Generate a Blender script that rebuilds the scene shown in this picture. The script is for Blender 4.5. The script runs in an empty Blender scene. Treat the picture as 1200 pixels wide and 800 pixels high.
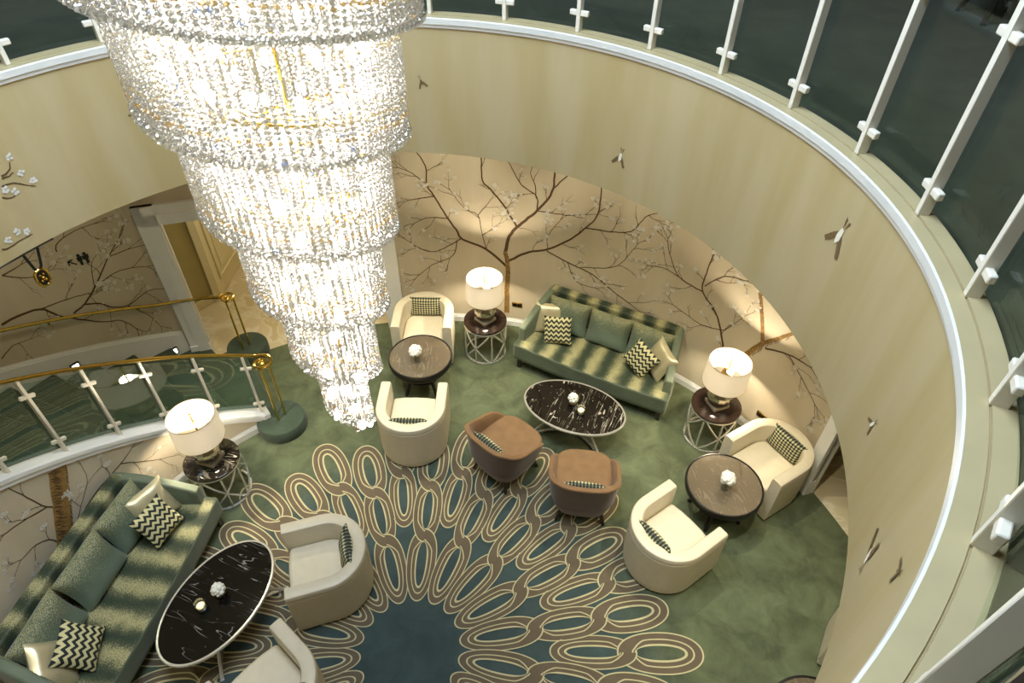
import bpy, math, random
import numpy as np
from mathutils import Vector, Matrix
random.seed(7)
PI = math.pi
def R(d): return math.radians(d)

# ------------------------------------------------------------------ camera
F_PX = 756.8
NADIR = (587.0, 1221.8)
CAM = Vector((0.8703, -2.3965, 6.0))
_d = Vector((NADIR[0] - 600, NADIR[1] - 400, F_PX)).normalized()
_fw = (Vector((0, 0, 1)) - _d * _d.z).normalized()
_rt = _fw.cross(_d)
if _rt.x < 0: _rt = -_rt
_up = -_d
cam_data = bpy.data.cameras.new('camera')
cam_data.sensor_width = 36.0
cam_data.lens = F_PX / 1200 * 36.0
cam_data.clip_start = 0.03
cam = bpy.data.objects.new('camera', cam_data)
bpy.context.scene.collection.objects.link(cam)
cam.matrix_world = Matrix(((_rt.x, -_rt.y, -_rt.z, CAM.x),
                           (_fw.x, -_fw.y, -_fw.z, CAM.y),
                           (_up.x, -_up.y, -_up.z, CAM.z),
                           (0, 0, 0, 1)))
SC = bpy.context.scene
SC.camera = cam

def ray(px, py):
    c = Vector(((px - 600) / F_PX, (py - 400) / F_PX, 1))
    return Vector((c.dot(_rt), c.dot(_fw), c.dot(_up)))
def at_z(px, py, z):
    r = ray(px, py); return CAM + r * ((z - CAM.z) / r.z)
def at_r(px, py, rad):
    r = ray(px, py)
    a = r.x**2 + r.y**2; b = 2 * (CAM.x * r.x + CAM.y * r.y); c = CAM.x**2 + CAM.y**2 - rad * rad
    return CAM + r * ((-b + math.sqrt(b * b - 4 * a * c)) / (2 * a))

# ------------------------------------------------------------------ world, view, large lights
SC.view_settings.view_transform = 'Standard'
SC.view_settings.look = 'None'
SC.view_settings.gamma = 1.0
SC.view_settings.exposure = 0.0
SC.view_settings.use_curve_mapping = False
try:
    SC.cycles.use_denoising = True
    SC.cycles.max_bounces = 10
    SC.cycles.diffuse_bounces = 4
    SC.cycles.glossy_bounces = 4
    SC.cycles.transmission_bounces = 8
    SC.cycles.transparent_max_bounces = 32
    SC.cycles.sample_clamp_indirect = 4.0
    SC.cycles.caustics_reflective = False
    SC.cycles.caustics_refractive = False
except Exception:
    pass
world = bpy.data.worlds.new('world'); SC.world = world
world.use_nodes = True
bg = world.node_tree.nodes['Background']
bg.inputs[0].default_value = (0.75, 0.86, 1.0, 1)
bg.inputs[1].default_value = 0.02

def add_light(name, kind, loc, power, color, radius=0.1, spot=None, blend=0.6, target=None):
    l = bpy.data.lights.new(name, kind); l.energy = power; l.color = color
    if kind == 'AREA':
        l.shape = 'DISK'; l.size = radius * 2
    else:
        l.shadow_soft_size = radius
    if kind == 'SPOT':
        l.spot_size = R(spot); l.spot_blend = blend
    o = bpy.data.objects.new(name, l); SC.collection.objects.link(o); o.location = loc
    if target is not None:
        o.rotation_euler = (Vector(target) - Vector(loc)).to_track_quat('-Z', 'Y').to_euler()
    return o
def pol_xy(r, th, z): return (r * math.cos(R(th)), r * math.sin(R(th)), z)
WARM = (1.0, 0.86, 0.64)
WARM2 = (1.0, 0.92, 0.68)
COOL = (0.66, 0.82, 1.0)
# cool ceiling laylight above the chandelier, warm recessed downlights in the lounge soffit
add_light('ceiling_laylight', 'AREA', (0.0, 0.2, 8.3), 480, COOL, 1.6)
for th in (14, 34, 58, 80, 104, 118, 148, 198, 235, 275, 315, 350):
    rr = 3.1 if th < 120 or th > 200 else 2.8
    c, s = math.cos(R(th)), math.sin(R(th))
    add_light('downlight', 'SPOT', (rr * c, rr * s, 3.54), 150 if th < 120 or th > 330 else 60, WARM2, 0.03, 84, 0.9, (rr * c, rr * s, 0))
for th in (33, 50, 67, 88):
    add_light('wall_washer', 'SPOT', pol_xy(3.75, th, 3.54), 46, WARM2, 0.03, 80, 0.8, pol_xy(4.5, th, 1.3))
add_light('corridor_downlight', 'POINT', (-2.4, 5.6, 2.7), 45, (1.0, 0.92, 0.74), 0.12)
add_light('corridor_downlight', 'POINT', (5.6, 1.2, 2.7), 3, WARM, 0.12)
add_light('stair_downlight', 'SPOT', (-4.0, 1.1, 3.5), 44, WARM2, 0.06, 120, 0.7, (-4.0, 2.1, 0))

# ------------------------------------------------------------------ materials
def new_mat(name):
    m = bpy.data.materials.new(name); m.use_nodes = True
    nt = m.node_tree
    return m, nt, nt.nodes['Principled BSDF']
def N(nt, t, **kw):
    n = nt.nodes.new(t)
    for k, v in kw.items():
        if k.startswith('i_'): n.inputs[int(k[2:])].default_value = v
        else: setattr(n, k, v)
    return n
def L(nt, a, b): nt.links.new(a, b)
def c4(c): return (c[0], c[1], c[2], 1)
def srgb(r, g, b):
    f = lambda u: (u / 255 / 12.92) if u / 255 <= 0.04045 else ((u / 255 + 0.055) / 1.055) ** 2.4
    return (f(r), f(g), f(b))
def plain(name, col, rough=0.5, metal=0.0, var=0.0, scale=20.0, coat=0.0, bump=0.0, sheen=0.0, stretch=(1, 1, 1)):
    m, nt, b = new_mat(name)
    b.inputs['Base Color'].default_value = c4(col)
    b.inputs['Roughness'].default_value = rough
    b.inputs['Metallic'].default_value = metal
    if coat: b.inputs['Coat Weight'].default_value = coat; b.inputs['Coat Roughness'].default_value = 0.05
    if sheen: b.inputs['Sheen Weight'].default_value = sheen; b.inputs['Sheen Roughness'].default_value = 0.4
    if var or bump:
        tc = N(nt, 'ShaderNodeTexCoord'); mp = N(nt, 'ShaderNodeMapping'); mp.inputs['Scale'].default_value = stretch
        L(nt, tc.outputs['Object'], mp.inputs[0])
        nz = N(nt, 'ShaderNodeTexNoise'); nz.inputs['Scale'].default_value = scale; nz.inputs['Detail'].default_value = 5
        L(nt, mp.outputs[0], nz.inputs['Vector'])
        if var:
            rp = N(nt, 'ShaderNodeValToRGB')
            rp.color_ramp.elements[0].position = 0.3; rp.color_ramp.elements[1].position = 0.7
            rp.color_ramp.elements[0].color = c4([x * (1 - var) for x in col])
            rp.color_ramp.elements[1].color = c4([min(1, x * (1 + var)) for x in col])
            L(nt, nz.outputs[0], rp.inputs[0]); L(nt, rp.outputs[0], b.inputs['Base Color'])
        if bump:
            bp = N(nt, 'ShaderNodeBump'); bp.inputs['Strength'].default_value = bump; bp.inputs['Distance'].default_value = 0.01
            L(nt, nz.outputs[0], bp.inputs['Height']); L(nt, bp.outputs[0], b.inputs['Normal'])
    return m
def math_n(nt, op, a=None, b=None, va=None, vb=None):
    n = N(nt, 'ShaderNodeMath', operation=op)
    if a is not None: L(nt, a, n.inputs[0])
    if b is not None: L(nt, b, n.inputs[1])
    if va is not None: n.inputs[0].default_value = va
    if vb is not None: n.inputs[1].default_value = vb
    return n.outputs[0]
def mix_col(nt, fac, c1, c2):
    n = N(nt, 'ShaderNodeMix', data_type='RGBA')
    if hasattr(fac, 'default_value'): L(nt, fac, n.inputs[0])
    else: n.inputs[0].default_value = fac
    for i, c in ((6, c1), (7, c2)):
        if isinstance(c, tuple): n.inputs[i].default_value = c4(c)
        else: L(nt, c, n.inputs[i])
    return n.outputs[2]

M = {}
def carpet_mat(name, col, var=0.35, inner=None):
    m, nt, b = new_mat(name)
    b.inputs['Roughness'].default_value = 0.95
    b.inputs['Specular IOR Level'].default_value = 0.1
    b.inputs['Sheen Weight'].default_value = 0.15
    tc = N(nt, 'ShaderNodeTexCoord')
    n1 = N(nt, 'ShaderNodeTexNoise'); n1.inputs['Scale'].default_value = 3.2; n1.inputs['Detail'].default_value = 7; n1.inputs['Roughness'].default_value = 0.65
    n1.inputs['Distortion'].default_value = 0.6
    n2 = N(nt, 'ShaderNodeTexNoise'); n2.inputs['Scale'].default_value = 260; n2.inputs['Detail'].default_value = 2
    L(nt, tc.outputs['Object'], n1.inputs['Vector']); L(nt, tc.outputs['Object'], n2.inputs['Vector'])
    rp = N(nt, 'ShaderNodeValToRGB')
    rp.color_ramp.elements[0].position = 0.28; rp.color_ramp.elements[1].position = 0.74
    rp.color_ramp.elements[0].color = c4([x * (1 - var) for x in col]); rp.color_ramp.elements[1].color = c4([x * (1 + var) for x in col])
    L(nt, n1.outputs[0], rp.inputs[0])
    out = rp.outputs[0]
    if inner:
        rp2 = N(nt, 'ShaderNodeValToRGB'); rp2.color_ramp.elements[0].position = 0.28; rp2.color_ramp.elements[1].position = 0.74
        rp2.color_ramp.elements[0].color = c4([x * (1 - var * 0.6) for x in inner]); rp2.color_ramp.elements[1].color = c4([x * (1 + var * 0.6) for x in inner])
        L(nt, n1.outputs[0], rp2.inputs[0])
        vl = N(nt, 'ShaderNodeVectorMath', operation='LENGTH'); L(nt, tc.outputs['Object'], vl.inputs[0])
        mr = N(nt, 'ShaderNodeMapRange', interpolation_type='SMOOTHSTEP'); mr.inputs[1].default_value = 1.7; mr.inputs[2].default_value = 2.6
        L(nt, vl.outputs['Value'], mr.inputs[0]); out = mix_col(nt, mr.outputs[0], rp2.outputs[0], rp.outputs[0])
    L(nt, out, b.inputs['Base Color'])
    bp = N(nt, 'ShaderNodeBump'); bp.inputs['Strength'].default_value = 0.5; bp.inputs['Distance'].default_value = 0.004
    L(nt, n2.outputs[0], bp.inputs['Height']); L(nt, bp.outputs[0], b.inputs['Normal'])
    return m
M['carpet'] = carpet_mat('green_carpet', (0.112, 0.130, 0.070), 0.42, (0.056, 0.082, 0.080))
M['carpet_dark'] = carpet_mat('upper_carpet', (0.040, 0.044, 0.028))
M['carpet_taupe'] = carpet_mat('taupe_carpet', (0.145, 0.112, 0.074), 0.14)
M['carpet_cream'] = carpet_mat('cream_carpet', (0.56, 0.50, 0.29), 0.08)
M['stair_carpet'] = carpet_mat('stair_carpet', (0.060, 0.082, 0.056), 0.25)

def fascia_mat(name, a, bcol):
    m, nt, b = new_mat(name); b.inputs['Roughness'].default_value = 0.75
    b.inputs['Specular IOR Level'].default_value = 0.25
    tc = N(nt, 'ShaderNodeTexCoord'); mp = N(nt, 'ShaderNodeMapping'); mp.inputs['Scale'].default_value = (2.2, 2.2, 0.35)
    L(nt, tc.outputs['Object'], mp.inputs[0])
    n1 = N(nt, 'ShaderNodeTexNoise'); n1.inputs['Scale'].default_value = 1.6; n1.inputs['Detail'].default_value = 4
    L(nt, mp.outputs[0], n1.inputs['Vector'])
    rp = N(nt, 'ShaderNodeValToRGB'); rp.color_ramp.elements[0].position = 0.35; rp.color_ramp.elements[1].position = 0.65
    rp.color_ramp.elements[0].color = c4(a); rp.color_ramp.elements[1].color = c4(bcol)
    L(nt, n1.outputs[0], rp.inputs[0]); L(nt, rp.outputs[0], b.inputs['Base Color'])
    n2 = N(nt, 'ShaderNodeTexNoise'); n2.inputs['Scale'].default_value = 420
    L(nt, tc.outputs['Object'], n2.inputs['Vector'])
    bp = N(nt, 'ShaderNodeBump'); bp.inputs['Strength'].default_value = 0.06; bp.inputs['Distance'].default_value = 0.002
    L(nt, n2.outputs[0], bp.inputs['Height']); L(nt, bp.outputs[0], b.inputs['Normal'])
    return m
M['fascia'] = fascia_mat('beige_silk_wall', srgb(176, 156, 108), srgb(186, 168, 128))
M['mural'] = fascia_mat('taupe_mural_wall', srgb(200, 186, 160), srgb(208, 196, 172))
M['white'] = plain('white_paint', srgb(214, 212, 204), 0.4, var=0.03, scale=8)
M['frame'] = plain('lit_white_paint', srgb(240, 240, 238), 0.4, var=0.02, scale=8)  # same white made lighter: light on frames and skirting put into the colour
M['ledge'] = plain('cream_stone_ledge', srgb(180, 164, 124), 0.35, var=0.05, scale=6)
M['ceil'] = plain('ceiling_paint', srgb(225, 215, 190), 0.8, var=0.02)
M['ochre'] = plain('ochre_wallcovering', srgb(176, 162, 108), 0.7, var=0.05, scale=5)
M['panel'] = plain('cream_panel_paint', srgb(226, 214, 172), 0.5, var=0.03)
M['dark'] = plain('dark_room', srgb(30, 26, 22), 0.8, var=0.1)  # darkness of the hall beyond the door, put into its back wall colour
M['leather'] = plain('cream_leather', srgb(222, 210, 184), 0.42, var=0.03, scale=14, bump=0.05)
M['brown'] = plain('brown_velvet', srgb(122, 88, 58), 0.75, var=0.12, scale=9, sheen=0.25)
M['brown_in'] = plain('tan_velvet', srgb(130, 98, 64), 0.75, var=0.10, scale=9, sheen=0.2)
M['brown_out'] = plain('dim_mauve_velvet', srgb(98, 78, 78), 0.75, var=0.10, scale=9, sheen=0.35)  # mauve outside of the chairs, its dim light put into the colour
M['black_wood'] = plain('espresso_wood', srgb(30, 22, 18), 0.3, var=0.2, scale=30, stretch=(1, 1, 8), coat=0.3)
M['steel'] = plain('polished_steel', srgb(236, 234, 228), 0.26, 0.75, var=0.03, scale=10)
M['brass'] = plain('polished_brass', srgb(216, 186, 98), 0.16, 1.0, var=0.05, scale=12)
M['gold_dark'] = plain('aged_gold', srgb(170, 128, 50), 0.3, 1.0, var=0.1, scale=40)
M['silver'] = plain('mercury_glass', srgb(215, 210, 196), 0.06, 1.0, var=0.08, scale=30, bump=0.3)
M['plinth'] = plain('taupe_lacquer', srgb(168, 156, 134), 0.35, var=0.05, scale=10)
M['black'] = plain('black_lacquer', srgb(20, 18, 17), 0.35, var=0.1)
M['satin'] = plain('silver_satin', srgb(196, 186, 152), 0.32, 0.35, var=0.05, scale=12, bump=0.08)
M['piping'] = plain('green_piping', srgb(120, 130, 90), 0.6, var=0.05)
M['petal'] = plain('white_petals', srgb(244, 242, 230), 0.6, var=0.03, scale=50)
M['leaf'] = plain('green_leaf', srgb(60, 84, 40), 0.5, var=0.2, scale=40)
M['wax'] = plain('ivory_wax', srgb(250, 236, 205), 0.5, var=0.02)
M['branch'] = plain('painted_branch', srgb(84, 60, 32), 0.8, var=0.25, scale=60)
M['trunk'] = plain('painted_trunk', srgb(150, 116, 62), 0.8, var=0.35, scale=22, stretch=(1, 1, 3))
M['bloom'] = plain('painted_blossom', srgb(216, 212, 202), 0.8, var=0.06, scale=60)
M['bird'] = plain('painted_bird', srgb(110, 86, 50), 0.8, var=0.25, scale=80)
M['bird_white'] = plain('painted_bird_white', srgb(236, 228, 205), 0.8, var=0.05)
M['post'] = plain('champagne_metal', srgb(226, 218, 200), 0.35, 0.0, var=0.03, scale=6)

def marble_floor():
    m, nt, b = new_mat('cream_marble'); b.inputs['Roughness'].default_value = 0.18
    tc = N(nt, 'ShaderNodeTexCoord')
    n1 = N(nt, 'ShaderNodeTexNoise'); n1.inputs['Scale'].default_value = 1.6; n1.inputs['Detail'].default_value = 8; n1.inputs['Distortion'].default_value = 1.5
    L(nt, tc.outputs['Object'], n1.inputs['Vector'])
    rp = N(nt, 'ShaderNodeValToRGB')
    rp.color_ramp.elements[0].position = 0.42; rp.color_ramp.elements[1].position = 0.52
    rp.color_ramp.elements[0].color = c4(srgb(206, 188, 148)); rp.color_ramp.elements[1].color = c4(srgb(214, 198, 162))
    e = rp.color_ramp.elements.new(0.47); e.color = c4(srgb(226, 216, 190))
    L(nt, n1.outputs[0], rp.inputs[0]); L(nt, rp.outputs[0], b.inputs['Base Color'])
    return m
M['marble'] = marble_floor()
def black_marble(name, base, vein, amount, scale=3.0, fleck=0.68):
    m, nt, b = new_mat(name); b.inputs['Roughness'].default_value = 0.07
    b.inputs['Specular IOR Level'].default_value = 0.5
    tc = N(nt, 'ShaderNodeTexCoord'); facs = []
    n2 = N(nt, 'ShaderNodeTexNoise'); n2.inputs['Scale'].default_value = scale * 2.6; n2.inputs['Detail'].default_value = 4
    L(nt, tc.outputs['Object'], n2.inputs['Vector'])
    for ang, sc in ((35, 1.0), (-38, 0.8), (75, 0.6)):
        mp = N(nt, 'ShaderNodeMapping'); mp.inputs['Rotation'].default_value = (0, 0, R(ang)); mp.inputs['Scale'].default_value = (scale * 2.2 * sc, scale * 0.28 * sc, 1)
        L(nt, tc.outputs['Object'], mp.inputs[0])
        nz = N(nt, 'ShaderNodeTexNoise'); nz.inputs['Scale'].default_value = 1.5; nz.inputs['Detail'].default_value = 2; nz.inputs['Distortion'].default_value = 0.3
        L(nt, mp.outputs[0], nz.inputs['Vector'])
        d = math_n(nt, 'ABSOLUTE', math_n(nt, 'SUBTRACT', nz.outputs[0], None, None, 0.53))
        th = math_n(nt, 'MULTIPLY', math_n(nt, 'SUBTRACT', n2.outputs[0], None, None, 0.44), None, None, amount)
        facs.append(math_n(nt, 'LESS_THAN', d, th))
    n3 = N(nt, 'ShaderNodeTexNoise'); n3.inputs['Scale'].default_value = scale * 12; n3.inputs['Detail'].default_value = 3
    L(nt, tc.outputs['Object'], n3.inputs['Vector'])
    facs.append(math_n(nt, 'GREATER_THAN', n3.outputs[0], None, None, fleck))
    fac = facs[0]
    for q in facs[1:]: fac = math_n(nt, 'MAXIMUM', fac, q)
    fac = math_n(nt, 'MULTIPLY', fac, None, None, 0.75)
    L(nt, mix_col(nt, fac, base, vein), b.inputs['Base Color'])
    return m
M['black_marble'] = black_marble('black_marble', srgb(24, 20, 16), srgb(205, 195, 175), 0.03, 3.2, 0.70)
M['black_marble2'] = black_marble('black_marble_plain', srgb(15, 14, 14), srgb(150, 148, 145), 0.022, 2.6, 0.73)
M['taupe_marble'] = black_marble('taupe_marble', srgb(104, 92, 76), srgb(136, 122, 104), 0.06, 2.5, 0.66)
M['taupe_marble'].node_tree.nodes['Principled BSDF'].inputs['Coat Weight'].default_value = 1.0
M['taupe_marble'].node_tree.nodes['Principled BSDF'].inputs['Coat IOR'].default_value = 2.3
M['taupe_marble'].node_tree.nodes['Principled BSDF'].inputs['Coat Roughness'].default_value = 0.02
M['dark_glass'] = plain('dark_brown_glass', srgb(38, 27, 22), 0.12, 0.0, var=0.1)
M['dark_glass'].node_tree.nodes['Principled BSDF'].inputs['Specular IOR Level'].default_value = 0.25

def velvet(name, axis, teal=False):
    m, nt, b = new_mat(name); b.inputs['Roughness'].default_value = 0.62
    b.inputs['Sheen Weight'].default_value = 0.3; b.inputs['Sheen Roughness'].default_value = 0.35
    b.inputs['Specular IOR Level'].default_value = 0.3
    tc = N(nt, 'ShaderNodeTexCoord'); sp = N(nt, 'ShaderNodeSeparateXYZ'); L(nt, tc.outputs['Object'], sp.inputs[0])
    n0 = N(nt, 'ShaderNodeTexNoise'); n0.inputs['Scale'].default_value = 5; L(nt, tc.outputs['Object'], n0.inputs['Vector'])
    if not teal:
        x = math_n(nt, 'MULTIPLY', sp.outputs[axis], None, None, 2 * PI / 0.29)
        x = math_n(nt, 'ADD', x, math_n(nt, 'MULTIPLY', n0.outputs[0], None, None, 2.2))
        w = math_n(nt, 'SINE', x)
        w = math_n(nt, 'MULTIPLY_ADD', w, None, None, 0.5); nt.nodes[-1].inputs[2].default_value = 0.5
    else:
        w = math_n(nt, 'MULTIPLY_ADD', sp.outputs[2], None, None, 2.6); nt.nodes[-1].inputs[2].default_value = 0.05
        w = math_n(nt, 'ADD', w, math_n(nt, 'MULTIPLY', n0.outputs[0], None, None, 0.25))
    n1 = N(nt, 'ShaderNodeTexNoise'); n1.inputs['Scale'].default_value = 190; n1.inputs['Detail'].default_value = 1
    L(nt, tc.outputs['Object'], n1.inputs['Vector'])
    th = math_n(nt, 'MULTIPLY_ADD', w, None, None, -0.30); nt.nodes[-1].inputs[2].default_value = 0.74
    sk = math_n(nt, 'GREATER_THAN', n1.outputs[0], th)
    sk = math_n(nt, 'MULTIPLY', sk, None, None, 0.85)
    if teal: base = mix_col(nt, w, srgb(104, 120, 104), srgb(52, 64, 46))
    else: base = mix_col(nt, w, srgb(46, 58, 44), srgb(92, 96, 70))
    col = mix_col(nt, sk, base, srgb(184, 176, 130))
    L(nt, col, b.inputs['Base Color'])
    return m
M['velvet'] = velvet('striped_green_velvet', 0)
M['velvet_plain'] = velvet('grey_green_velvet', 0, True)
M['velvet_side'] = plain('sage_velvet', srgb(98, 108, 86), 0.6, var=0.15, scale=6, sheen=0.3)

def zigzag(name):
    m, nt, b = new_mat(name); b.inputs['Roughness'].default_value = 0.8
    tc = N(nt, 'ShaderNodeTexCoord'); sp = N(nt, 'ShaderNodeSeparateXYZ'); L(nt, tc.outputs['Object'], sp.inputs[0])
    u = math_n(nt, 'MULTIPLY', sp.outputs[0], None, None, 16.0)
    tri = math_n(nt, 'PINGPONG', u, None, None, 0.5)
    v = math_n(nt, 'MULTIPLY_ADD', sp.outputs[2], None, None, 16.5); L(nt, math_n(nt, 'MULTIPLY', tri, None, None, 1.1), nt.nodes[-2].inputs[2])
    fr = math_n(nt, 'FRACT', math_n(nt, 'ADD', v, None, None, 20.0))
    s = math_n(nt, 'GREATER_THAN', fr, None, None, 0.5)
    L(nt, mix_col(nt, s, srgb(26, 34, 32), srgb(206, 198, 150)), b.inputs['Base Color'])
    return m
M['zigzag'] = zigzag('zigzag_weave')
def hounds(name):
    m, nt, b = new_mat(name); b.inputs['Roughness'].default_value = 0.8
    tc = N(nt, 'ShaderNodeTexCoord'); sp = N(nt, 'ShaderNodeSeparateXYZ'); L(nt, tc.outputs['Object'], sp.inputs[0])
    u = math_n(nt, 'SINE', math_n(nt, 'MULTIPLY', sp.outputs[0], None, None, 2 * PI / 0.034))
    v = math_n(nt, 'SINE', math_n(nt, 'MULTIPLY', sp.outputs[2], None, None, 2 * PI / 0.032))
    p = math_n(nt, 'ADD', u, v)
    s = math_n(nt, 'GREATER_THAN', p, None, None, 0.55)
    s2 = math_n(nt, 'MULTIPLY', math_n(nt, 'GREATER_THAN', p, None, None, -0.5), None, None, 0.22)
    f = math_n(nt, 'MAXIMUM', math_n(nt, 'MULTIPLY', s, None, None, 0.95), s2)
    L(nt, mix_col(nt, f, srgb(34, 46, 44), srgb(214, 206, 160)), b.inputs['Base Color'])
    return m
M['hounds'] = hounds('dogtooth_weave')

def shader_mix(name, parts):
    """parts: list of (weight, builder(nt)->shader socket)"""
    m = bpy.data.materials.new(name); m.use_nodes = True; nt = m.node_tree
    nt.nodes.remove(nt.nodes['Principled BSDF']); out = nt.nodes['Material Output']
    tot = parts[0][0]; cur = parts[0][1](nt)
    for w, bld in parts[1:]:
        tot += w
        mx = N(nt, 'ShaderNodeMixShader'); mx.inputs[0].default_value = w / tot
        L(nt, cur, mx.inputs[1]); L(nt, bld(nt), mx.inputs[2]); cur = mx.outputs[0]
    L(nt, cur, out.inputs[0]); return m
def sh(kind, col, rough=None, ior=None):
    def f(nt):
        n = N(nt, kind); n.inputs[0].default_value = c4(col)
        if rough is not None: n.inputs['Roughness'].default_value = rough
        if ior is not None: n.inputs['IOR'].default_value = ior
        return n.outputs[0]
    return f
M['shade'] = shader_mix('linen_shade', [(0.68, sh('ShaderNodeBsdfTranslucent', (1.0, 0.97, 0.92))), (0.32, sh('ShaderNodeBsdfDiffuse', (0.9, 0.86, 0.78)))])
M['crystal'] = shader_mix('crystal', [(0.16, sh('ShaderNodeBsdfTransparent', (0.98, 0.98, 0.97))),
                                      (0.44, sh('ShaderNodeBsdfGlass', (1, 1, 1), 0.0, 1.6)),
                                      (0.15, sh('ShaderNodeBsdfTranslucent', (0.97, 0.96, 0.94))),
                                      (0.26, sh('ShaderNodeBsdfGlossy', (1, 1, 1), 0.05))])
_nt = M['crystal'].node_tree          # coloured sparkle of split light, put into the tint of a few beads
_g = N(_nt, 'ShaderNodeNewGeometry'); _rp = N(_nt, 'ShaderNodeValToRGB'); _rp.color_ramp.interpolation = 'CONSTANT'
_e = _rp.color_ramp.elements; _e[0].color = (1, 1, 0.98, 1); _e[1].position = 0.93; _e[1].color = (1, 0.80, 0.45, 1)
for _p, _c in ((0.965, (0.62, 0.72, 1, 1)), (0.985, (1, 0.92, 0.7, 1))): _q = _e.new(_p); _q.color = _c
L(_nt, _g.outputs['Random Per Island'], _rp.inputs[0])
for _n in _nt.nodes:
    if _n.type in ('BSDF_GLASS', 'BSDF_GLOSSY'): L(_nt, _rp.outputs[0], _n.inputs[0])
def pane(name, tint, refl=1.0):
    m = bpy.data.materials.new(name); m.use_nodes = True; nt = m.node_tree
    nt.nodes.remove(nt.nodes['Principled BSDF']); out = nt.nodes['Material Output']
    t = N(nt, 'ShaderNodeBsdfTransparent'); t.inputs[0].default_value = c4(tint)
    g = N(nt, 'ShaderNodeBsdfGlossy'); g.inputs[0].default_value = (0.95, 1, 0.97, 1); g.inputs['Roughness'].default_value = 0.0
    lw = N(nt, 'ShaderNodeLayerWeight'); lw.inputs[0].default_value = 0.5
    fr = math_n(nt, 'POWER', lw.outputs['Facing'], None, None, 4.0)
    fr = math_n(nt, 'MULTIPLY_ADD', fr, None, None, 0.6); nt.nodes[-1].inputs[2].default_value = 0.035
    mx = N(nt, 'ShaderNodeMixShader')
    L(nt, math_n(nt, 'MULTIPLY', fr, None, None, refl), mx.inputs[0])
    L(nt, t.outputs[0], mx.inputs[1]); L(nt, g.outputs[0], mx.inputs[2]); L(nt, mx.outputs[0], out.inputs[0])
    return m
M['pane'] = pane('clear_glass_pane', (0.90, 0.94, 0.90), 0.5)
M['pane_stair'] = pane('stair_glass_pane', (0.86, 0.94, 0.89), 1.9)
M['vase_glass'] = pane('vase_glass', (0.90, 0.93, 0.90), 2.0)
def emit(name, col, s):
    m = bpy.data.materials.new(name); m.use_nodes = True; nt = m.node_tree
    nt.nodes.remove(nt.nodes['Principled BSDF'])
    e = N(nt, 'ShaderNodeEmission'); e.inputs[0].default_value = c4(col); e.inputs[1].default_value = s
    L(nt, e.outputs[0], nt.nodes['Material Output'].inputs[0]); return m
M['bulb'] = emit('chandelier_bulb', (1.0, 0.94, 0.84), 72)
M['lampbulb'] = emit('lamp_bulb', (1.0, 0.83, 0.58), 30)
M['flame'] = emit('candle_flame', (1.0, 0.72, 0.32), 14)
M['step_lens'] = emit('step_light_lens', (1.0, 0.95, 0.85), 12)

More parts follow.
